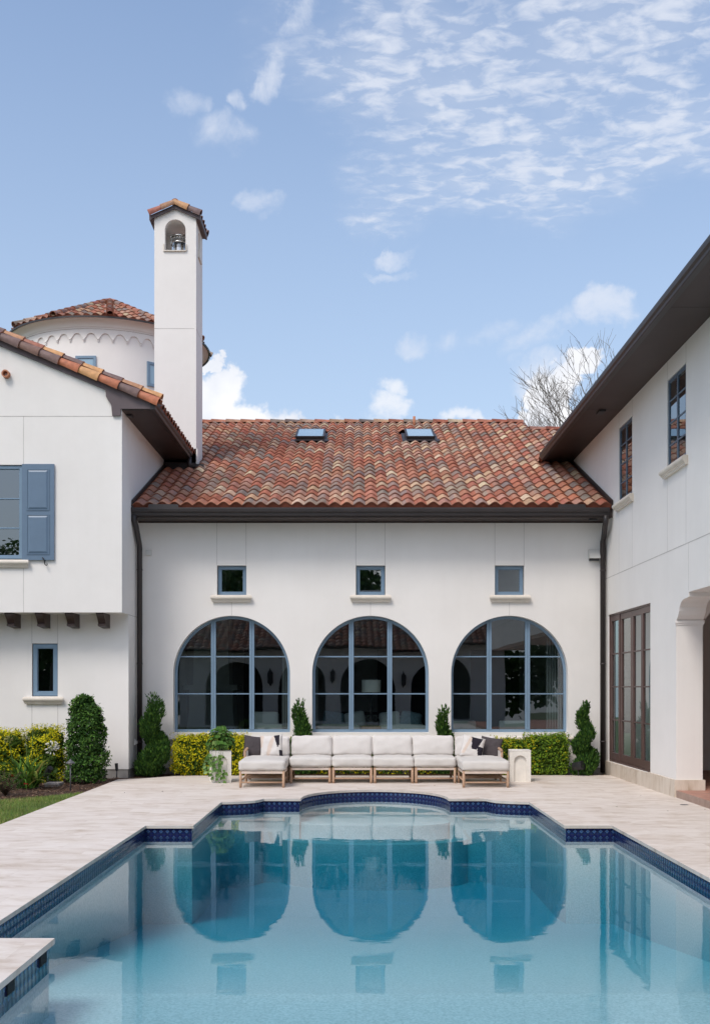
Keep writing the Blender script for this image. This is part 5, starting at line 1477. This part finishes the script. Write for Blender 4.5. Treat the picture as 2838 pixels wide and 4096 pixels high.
# ================================================================== INSIDE THE ROOM
def room_things():
    # curved sofa seen in the left window
    t = thing('armchair', (-1.75, 22.4, .25), 'pale curved armchair inside the left arched window', 'chair')
    mb = MB(); mb.lathe(-1.72, 22.6, [(.55, .40), (.58, .80), (.52, .90), (.45, .86), (.44, .5)], 24, a0=PI, a1=2*PI); mb.build('backrest', 'pale_upholstery', t, fixn=False)
    mb = MB(); mb.lathe(-1.72, 22.6, [(.46, .3), (.46, .62), (.0, .66)], 24); mb.build('seat', 'pale_upholstery', t, fixn=False)
    mb = MB(); rbox(mb, (-1.95, 22.35, .98), (.62, .16, .34), .06, (0, .03, 0), 8); tag(mb.build('cushion', 'pale_upholstery', weld=True), 'pale blue cushion on the curved armchair inside the left window', 'pillow')
    t = thing('sofa', (.26, 22.3, .25), 'long pale sofa inside the middle arched window', 'sofa')
    mb = MB(); rbox(mb, (-.42, 22.3, .66), (.98, .5, .44), .08, (0,.02,.02), 8); mb.build('seat', 'pale_upholstery', t, weld=True)
    mb = MB(); rbox(mb, (.94, 22.3, .66), (1.0, .5, .44), .08, (0,.02,.02), 8); mb.build('seat', 'pale_upholstery', t, weld=True)
    for (x, m_, lb) in ((-.05, 'pale_upholstery', 'round pale cushion left of the lamp inside the middle window'), (-.5, 'blue_upholstery', 'blue patterned cushion at the left inside the middle window'), (.68, 'pale_upholstery', 'round pale cushion right of the lamp inside the middle window'), (1.12, 'blue_upholstery', 'blue patterned cushion at the right inside the middle window')):
        mb = MB(); rbox(mb, (x, 22.35, .98), (.44, .16, .34), .07, (0, .04, 0), 8, rot=Matrix.Rotation(rnd(-.2, .2), 3, 'Y')); tag(mb.build('cushion', m_, weld=True), lb, 'pillow')
    t = thing('console_table', (.4, 25.2, .25), 'pale fretted console table deep inside the middle window', 'table')
    mb = MB(); mb.box(-.75, 1.5, 25.0, 25.5, 1.02, 1.08); mb.build('top', 'dark_room', t)
    mb = MB()
    for k in range(16):
        for j in range(5):
            x = -.7+.14*k+(.07 if j % 2 else 0); z = .35+.15*j; mb.tube([(x, 25.02, z+.07), (x+.055, 25.02, z), (x, 25.02, z-.07), (x-.055, 25.02, z), (x, 25.02, z+.07)], .012, 4, cap=False)
    mb.build('fretwork', 'pale_upholstery', t, fixn=False)
    Y = 21.95; x = PX(834.5, Y)
    t = thing('side_table', (x, Y, .25), 'small wooden table holding the lamp inside the middle window', 'table')
    mb = MB(); mb.box(x-.2, x+.2, Y-.2, Y+.2, .74, .86); mb.build('top', 'wood', t)
    mb = MB(); mb.box(x-.17, x+.17, Y-.17, Y+.17, .25, .74); mb.build('base', 'wood', t)
    t = thing('table_lamp', (x, Y, .86), 'table lamp with white drum shade inside the middle window', 'lamp')
    mb = MB(); mb.lathe(x, Y, [(.10, .862), (.11, .89), (.115, .95), (.08, .99), (.03, 1.02), (.022, 1.1), (.035, 1.14), (.02, 1.18), (.032, 1.24), (.018, 1.3), (.03, 1.36), (.014, 1.42), (.014, 1.58)], 20); mb.build('base', 'black_metal', t, fixn=False)
    mb = MB(); z0, z1 = PZ(1557.7, Y), PZ(1529.8, Y); mb.lathe(x, Y, [(.195, z0), (.195, z1), (.0, z1-.005)], 32); mb.build('lamp_shade', 'lamp_shade', t, fixn=False)
    for (x, lb) in ((2.15, 'square pale armchair at the left inside the right arched window'), (3.25, 'square pale armchair in the centre inside the right arched window')):
        t = thing('armchair', (x, 22.4, .25), lb, 'chair', 'square armchairs inside the right window')
        mb = MB(); rbox(mb, (x, 22.15, .72), (.62, .16, .5), .04, n=6); mb.build('backrest', 'pale_upholstery', t, weld=True)
        mb = MB(); rbox(mb, (x, 22.55, .5), (.62, .62, .30), .05, n=6); mb.build('seat', 'pale_upholstery', t, weld=True)
room_things()

# ================================================================== BARE TREE BEHIND THE ROOF
def bare_tree():
    Y = 44.0; x = PX(1408, Y)
    t = thing('bare_tree', (x, Y, 0), 'leafless pale barked tree rising behind the roof at the right', 'tree')
    mb = MB(); random.seed(21)
    tr = MB()
    def grow(p, d, L, r, dep):
        segs = 4; pts = [V(p)]; rs = [r]
        q = V(p); dd = V(d)
        for i in range(segs):
            dd = (dd+V((rnd(-.22,.22), rnd(-.2,.2), rnd(-.12,.2)))).normalized(); q = q+dd*L/segs; pts.append(q.copy()); rs.append(r*(1-.5*(i+1)/segs))
        (tr if dep < 1 else mb).tube(pts, rs, 5 if r > .03 else 3, cap=False)
        if dep >= 6: return
        nb = 3
        for k in range(nb):
            f = (0.35+.65*(k+rnd(0,.6))/nb); i = min(segs-1, int(f*segs)); o = pts[i].lerp(pts[i+1], f*segs-i if f*segs-i < 1 else 1)
            nd = (dd+V((rnd(-1,1), rnd(-.7,.7), rnd(-.35,.6)))*.75).normalized(); grow(o, nd, L*rnd(.60,.78), max(.009, rs[i]*.66), dep+1)
    base = V((x, Y, -.2)); top = V((x-.15, Y, 9.2))
    tr.tube([base, (x+.1, Y, 4), top], [.34, .28, .2], 10)
    for (dx, dz, L, s_) in ((-1.0, .55, 3.4, 9.0), (-.55, 1.0, 3.7, 9.2), (.1, 1.1, 3.8, 9.2), (.8, .8, 3.4, 9.0), (-.9, .95, 3.3, 8.2), (-1.1, .25, 2.9, 8.2)):
        grow((x-.1, Y, s_), V((dx, rnd(-.3,.3), dz)).normalized(), L*.90, .12, 1)
    tr.build('trunk', 'bark', t, fixn=False); mb.build('branches', 'bark', t, fixn=False)
bare_tree()
random.seed(11)

# ================================================================== BEHIND THE CAMERA (seen mirrored in glass and water)
opp = thing('opposite_house', (0, -7, 0), 'arcaded white house with tiled eave mirrored in the arched windows', 'house')
YB = -7.0
Fb = frameF((0, YB, 0), (1,0,0), (0,1,0))
mb = MB()
hs = [arch(c-1.25, c+1.25, .1, 1.75, 20) for c in (-5.6, -2.4, .8, 4.0)]
mb.extr(Fb, rect(-8, 7, 0, 3.6), hs, -.4, 0, sides=False)
mb.poly([(-8, YB-3, 0), (7, YB-3, 0), (7, YB-3, 3.6), (-8, YB-3, 3.6)], 1)
mb.poly([(-8, YB-3, 3.6), (7, YB-3, 3.6), (7, YB-.4, 3.6), (-8, YB-.4, 3.6)], 1)
mb.box(-3.5, 2, YB-7, YB-5, 3.6, 6.6)
mb.build('wall', ['stucco', 'dark_room'], opp, fixn=False)
mb = MB(); Ub = V((0, -1, P5)).normalized()
tiles(mb, (7.4, YB+.6, 3.5), (-1,0,0), Ub, .30, .42, 52, 12, seg=6)
mb.poly([(7.4, YB+.6, 3.45), (-8.4, YB+.6, 3.45), (-8.4, YB-4.2, 5.45), (7.4, YB-4.2, 5.45)], 1)
mb.build('roof', ['clay_tile', 'bronze'], opp, fixn=False)
for i, c in enumerate((-4.0, -.8, 2.4)):
    mb = MB(); mb.box(c-.1, c+.1, YB+.05, YB+.22, 1.95, 2.35); mb.lathe(c, YB+.13, [(.13, 2.35), (.03, 2.5), (.0, 2.6)], 8); mb.lathe(c, YB+.13, [(.09, 1.95), (.02, 1.85), (0, 1.8)], 8)
    mb.build('lantern', 'black_metal', opp, fixn=False)
def big_tree(x, y, h, r, label):
    t = thing('leafy_tree', (x, y, 0), label, 'tree', 'trees mirrored in the windows')
    mb = MB()
    lobes = [(V((rnd(-1,1)*r*.65, rnd(-1,1)*r*.65, h*.62+rnd(-.3,.38)*h*.6)), r*rnd(.35, .6)) for _ in range(16)]
    for _ in range(17000):
        c, lr = random.choice(lobes); d = V((random.gauss(0,1), random.gauss(0,1), random.gauss(0,1))).normalized()
        p = V((x, y, 0))+c+d*lr*rnd(.6, 1.05); leafq(mb, p, d+V((0,0,.5)), .34, jig(random.choice([(.045,.10,.025), (.075,.15,.035)]), .3), .6)
    mb.build('crown', 'leaf', t, fixn=False)
    mb = MB(); mb.tube([(x, y, -1.4), (x+.2, y, h*.35), (x, y+.2, h*.75)], [.32, .22, .08], 8)
    for k in range(5): c, lr = lobes[k]; mb.tube([(x+.15, y, h*.35), V((x, y, 0))+c], [.13, .04], 6)
    mb.build('trunk', 'bark', t)
for (x, y, h, r, lb) in ((-16, -16, 10, 4.2, 'tall dark tree mirrored in the upper left window, furthest left'), (-9.5, -19, 9.5, 4.0, 'dark tree mirrored beside the furthest left one in the shuttered window'),
                     (-2, -22, 9.5, 3.8, 'tree mirrored above the tiled eave in the left square window'), (5, -21, 10, 4, 'tree mirrored above the tiled eave in the middle square window'), (12.5, -19, 12, 4, 'tree mirrored above the tiled eave in the right square window')):
    big_tree(x, y, h, r, lb)

mb = MB()
for _ in range(14000):
    x = rnd(-30, 30); h_ = 4.2+2.2*mnoise.noise(V((x*.25, 0, 0)))+.8*mnoise.noise(V((x, 5, 0)))
    z = h_*random.random()**.6; y = -27+rnd(-1.2, 1.2)+mnoise.noise(V((x*.6, z*.6, 2)))*1.5
    leafq(mb, (x, y, z), (0, 1, .5), .5, jig(random.choice([(.04,.085,.02), (.07,.13,.03), (.05,.10,.03)]), .3), .7)
struct(mb.build('far_trees', 'leaf', fixn=False), 'stuff', 'distant green treeline mirrored low in the window glass', 'trees')
# ================================================================== SKY, SUN, CAMERA
SE, SA = math.radians(52), math.radians(211)
sun_dir = V((math.sin(SA)*math.cos(SE), math.cos(SA)*math.cos(SE), math.sin(SE)))
world = bpy.data.worlds.new('World'); bpy.context.scene.world = world; world.use_nodes = True
nt = world.node_tree; bg = nt.nodes['Background']
skyn = nt.nodes.new('ShaderNodeTexSky'); skyn.sky_type = 'NISHITA'; skyn.sun_disc = False
skyn.sun_elevation = SE; skyn.sun_rotation = SA; skyn.air_density = 1.0; skyn.dust_density = 1.6; skyn.ozone_density = 1.2; skyn.altitude = 0
tc = nt.nodes.new('ShaderNodeTexCoord'); dirv = tc.outputs['Generated']
def dirof(px, py): return V((px-VX, FOC, VY-py)).normalized()
wn_ = nt.nodes.new('ShaderNodeTexNoise'); wn_.inputs['Scale'].default_value = 9; wn_.inputs['Detail'].default_value = 6; wn_.inputs['Roughness'].default_value = .6
nt.links.new(dirv, wn_.inputs['Vector'])
wv = nt.nodes.new('ShaderNodeVectorMath'); wv.operation = 'MULTIPLY_ADD'; nt.links.new(wn_.outputs['Color'], wv.inputs[0]); wv.inputs[1].default_value = (.11, .11, .11)
wo = nt.nodes.new('ShaderNodeVectorMath'); wo.operation = 'ADD'; nt.links.new(dirv, wo.inputs[0]); wo.inputs[1].default_value = (-.055, -.055, -.055)
nt.links.new(wo.outputs[0], wv.inputs[2]); warped = wv.outputs[0]
def blob(px, py, a, b_, rot=0):
    c = dirof(px, py); rt = c.cross(V((0,0,1))).normalized(); up = rt.cross(c).normalized()
    cr, sr = math.cos(math.radians(rot)), math.sin(math.radians(rot))
    r2 = rt*cr+up*sr; u2 = up*cr-rt*sr
    k = FOC/ (1/ c.y) ; sc = V((px-VX, FOC, VY-py)).length
    outs = []
    for ax, s_ in ((r2, a/sc), (u2, b_/sc)):
        d = nt.nodes.new('ShaderNodeVectorMath'); d.operation = 'DOT_PRODUCT'; d.inputs[1].default_value = ax/s_
        nt.links.new(warped, d.inputs[0]); outs.append(math_n(nt, 'POWER', math_n(nt, 'ABSOLUTE', d.outputs['Value']), 2.0))
    fr = nt.nodes.new('ShaderNodeVectorMath'); fr.operation = 'DOT_PRODUCT'; fr.inputs[1].default_value = c; nt.links.new(dirv, fr.inputs[0])
    m_ = math_n(nt, 'SUBTRACT', 1.0, math_n(nt, 'ADD', outs[0], outs[1]), clamp=True)
    return math_n(nt, 'MULTIPLY', m_, math_n(nt, 'GREATER_THAN', fr.outputs['Value'], .2))
def maxof(l):
    o = l[0]
    for q in l[1:]: o = math_n(nt, 'MAXIMUM', o, q)
    return o
def nz(scale, detail, rough, vec=None, dist=0): return noise_tex(nt, vec or dirv, scale, detail, rough, dist)
def sstep(x, lo, hi):
    mr = nt.nodes.new('ShaderNodeMapRange'); mr.interpolation_type = 'SMOOTHSTEP'
    mr.inputs[1].default_value = lo; mr.inputs[2].default_value = hi; nt.links.new(x, mr.inputs[0]); return mr.outputs[0]
# cumulus
cum = maxof([blob(480, 930, 140, 110), blob(560, 930, 110, 85), blob(505, 870, 75, 60), blob(590, 905, 40, 30),
             blob(1200, 940, 65, 60), blob(1250, 890, 70, 60), blob(455, 810, 30, 22), blob(1310, 850, 60, 40)])
cn = nz(16, 8, .58, dist=.2)
def shape(mask, n_, k, lo, hi, e=.25):
    g_ = math_n(nt, 'MULTIPLY', math_n(nt, 'MULTIPLY', math_n(nt, 'SUBTRACT', n_, .5), k), sstep(mask, 0, e))
    return sstep(math_n(nt, 'ADD', mask, g_), lo, hi)
cum_d = shape(cum, cn, 3.0, .08, .48)
# soft fair-weather wisps
wis = maxof([blob(440, 240, 66, 60), blob(620, 165, 42, 62), blob(555, 200, 32, 42), blob(960, 785, 60, 45), blob(1090, 755, 120, 55, 15), blob(1230, 760, 120, 60, 25), blob(1360, 715, 80, 50), blob(880, 555, 70, 20), blob(850, 590, 80, 16),
             blob(580, 480, 60, 45, 20), blob(690, 30, 60, 50), blob(530, 330, 100, 90, 40), blob(1230, 860, 90, 60)])
wn = nz(11, 9, .62, dist=.5)
soft = maxof([blob(730, 945, 42, 30), blob(870, 945, 75, 42), blob(885, 895, 55, 42), blob(1035, 942, 50, 28)])
soft_d = math_n(nt, 'MULTIPLY', shape(soft, cn, 4.0, .1, 1.0, .5), .85)
wis_d = math_n(nt, 'MULTIPLY', shape(wis, wn, 5.0, .2, 1.8, .8), .72)
# rippled altocumulus sheet, projected on a high flat layer
sp = nt.nodes.new('ShaderNodeSeparateXYZ'); nt.links.new(dirv, sp.inputs[0])
zz = math_n(nt, 'MAXIMUM', sp.outputs[2], .03)
cb = nt.nodes.new('ShaderNodeCombineXYZ'); nt.links.new(math_n(nt, 'DIVIDE', sp.outputs[0], zz), cb.inputs[0]); nt.links.new(math_n(nt, 'DIVIDE', sp.outputs[1], zz), cb.inputs[1])
mp = nt.nodes.new('ShaderNodeMapping'); mp.inputs['Rotation'].default_value = (0, 0, math.radians(12)); mp.inputs['Scale'].default_value = (7.5, 10.0, 1); nt.links.new(cb.outputs[0], mp.inputs[0])
an = noise_tex(nt, mp.outputs[0], 2.4, 7, .55, .35)
mp2 = nt.nodes.new('ShaderNodeMapping'); mp2.inputs['Scale'].default_value = (1.2, 1.6, 1); nt.links.new(cb.outputs[0], mp2.inputs[0])
al = noise_tex(nt, mp2.outputs[0], 1.7, 5, .6, .3)
alt = maxof([blob(1200, 60, 760, 330, -8), blob(1060, 290, 480, 230, -20), blob(930, 390, 280, 140), blob(1400, 190, 560, 260, -10), blob(1500, 260, 340, 170), blob(1400, -400, 1100, 600)])
altm = math_n(nt, 'ADD', math_n(nt, 'MULTIPLY', alt, .75), math_n(nt, 'MULTIPLY', math_n(nt, 'MULTIPLY', math_n(nt, 'SUBTRACT', al, .5), 2.0), sstep(alt, 0, .35)))
alt_d = math_n(nt, 'MULTIPLY', shape(altm, an, 3.2, .08, 1.35, .7), .80)
veil = math_n(nt, 'MULTIPLY', sstep(altm, .0, 1.2), .35)
alt_all = math_n(nt, 'MAXIMUM', alt_d, veil)
# out-of-frame broken cloud behind the camera, and added left to brighten the right wing
back = math_n(nt, 'MAXIMUM', sstep(math_n(nt, 'MULTIPLY', sp.outputs[1], -1.0), -.05, .35), sstep(math_n(nt, 'MULTIPLY', sp.outputs[0], -1.0), .45, .75))
unseen_cloud_d = math_n(nt, 'MULTIPLY', sstep(nz(3.2, 8, .6), .48, .66), back)
SKYGAIN = 1.0
base = mix(nt, 1.0, skyn.outputs[0], (1.0, 1.0, 1.0), 'MULTIPLY')
hz_f = sstep(sp.outputs[2], .75, -.02)
base = mix(nt, math_n(nt, 'MULTIPLY', hz_f, .68), base, (2.42, 2.85, 3.4))
c = mix(nt, alt_all, base, (3.55, 3.75, 4.2))
c = mix(nt, wis_d, c, (3.6, 3.8, 4.25))
c = mix(nt, soft_d, c, (4.0, 4.15, 4.45))
c = mix(nt, cum_d, c, ramp(nt, nz(22, 4, .5), [(.3, (3.5, 3.7, 4.15)), (.65, (4.5, 4.55, 4.7))]))
c = mix(nt, unseen_cloud_d, c, (5.6, 5.7, 5.8))
nt.links.new(c, bg.inputs[0]); bg.inputs[1].default_value = .15
ld = bpy.data.lights.new('Sun', 'SUN'); ld.energy = 1.38; ld.angle = math.radians(20); ld.color = (1, .94, .87)
lo = bpy.data.objects.new('Sun', ld); C.objects.link(lo); lo.rotation_euler = (-sun_dir).to_track_quat('-Z', 'Y').to_euler()
cam = bpy.data.cameras.new('Camera'); co = bpy.data.objects.new('Camera', cam); C.objects.link(co)
co.location = (0, 0, EYE); co.rotation_euler = (PI/2, 0, 0)
cam.sensor_fit = 'HORIZONTAL'; cam.sensor_width = 36; cam.lens = 36*FOC/1596
cam.shift_y = (VY-1152)/1596; cam.shift_x = -(VX-798)/1596
cam.clip_end = 500; cam.clip_start = .05
sc = bpy.context.scene; sc.camera = co
sc.view_settings.view_transform = 'Standard'; sc.view_settings.look = 'None'; sc.view_settings.gamma = 1
sc.view_settings.exposure = .58
sc.cycles.max_bounces = 10; sc.cycles.transparent_max_bounces = 16
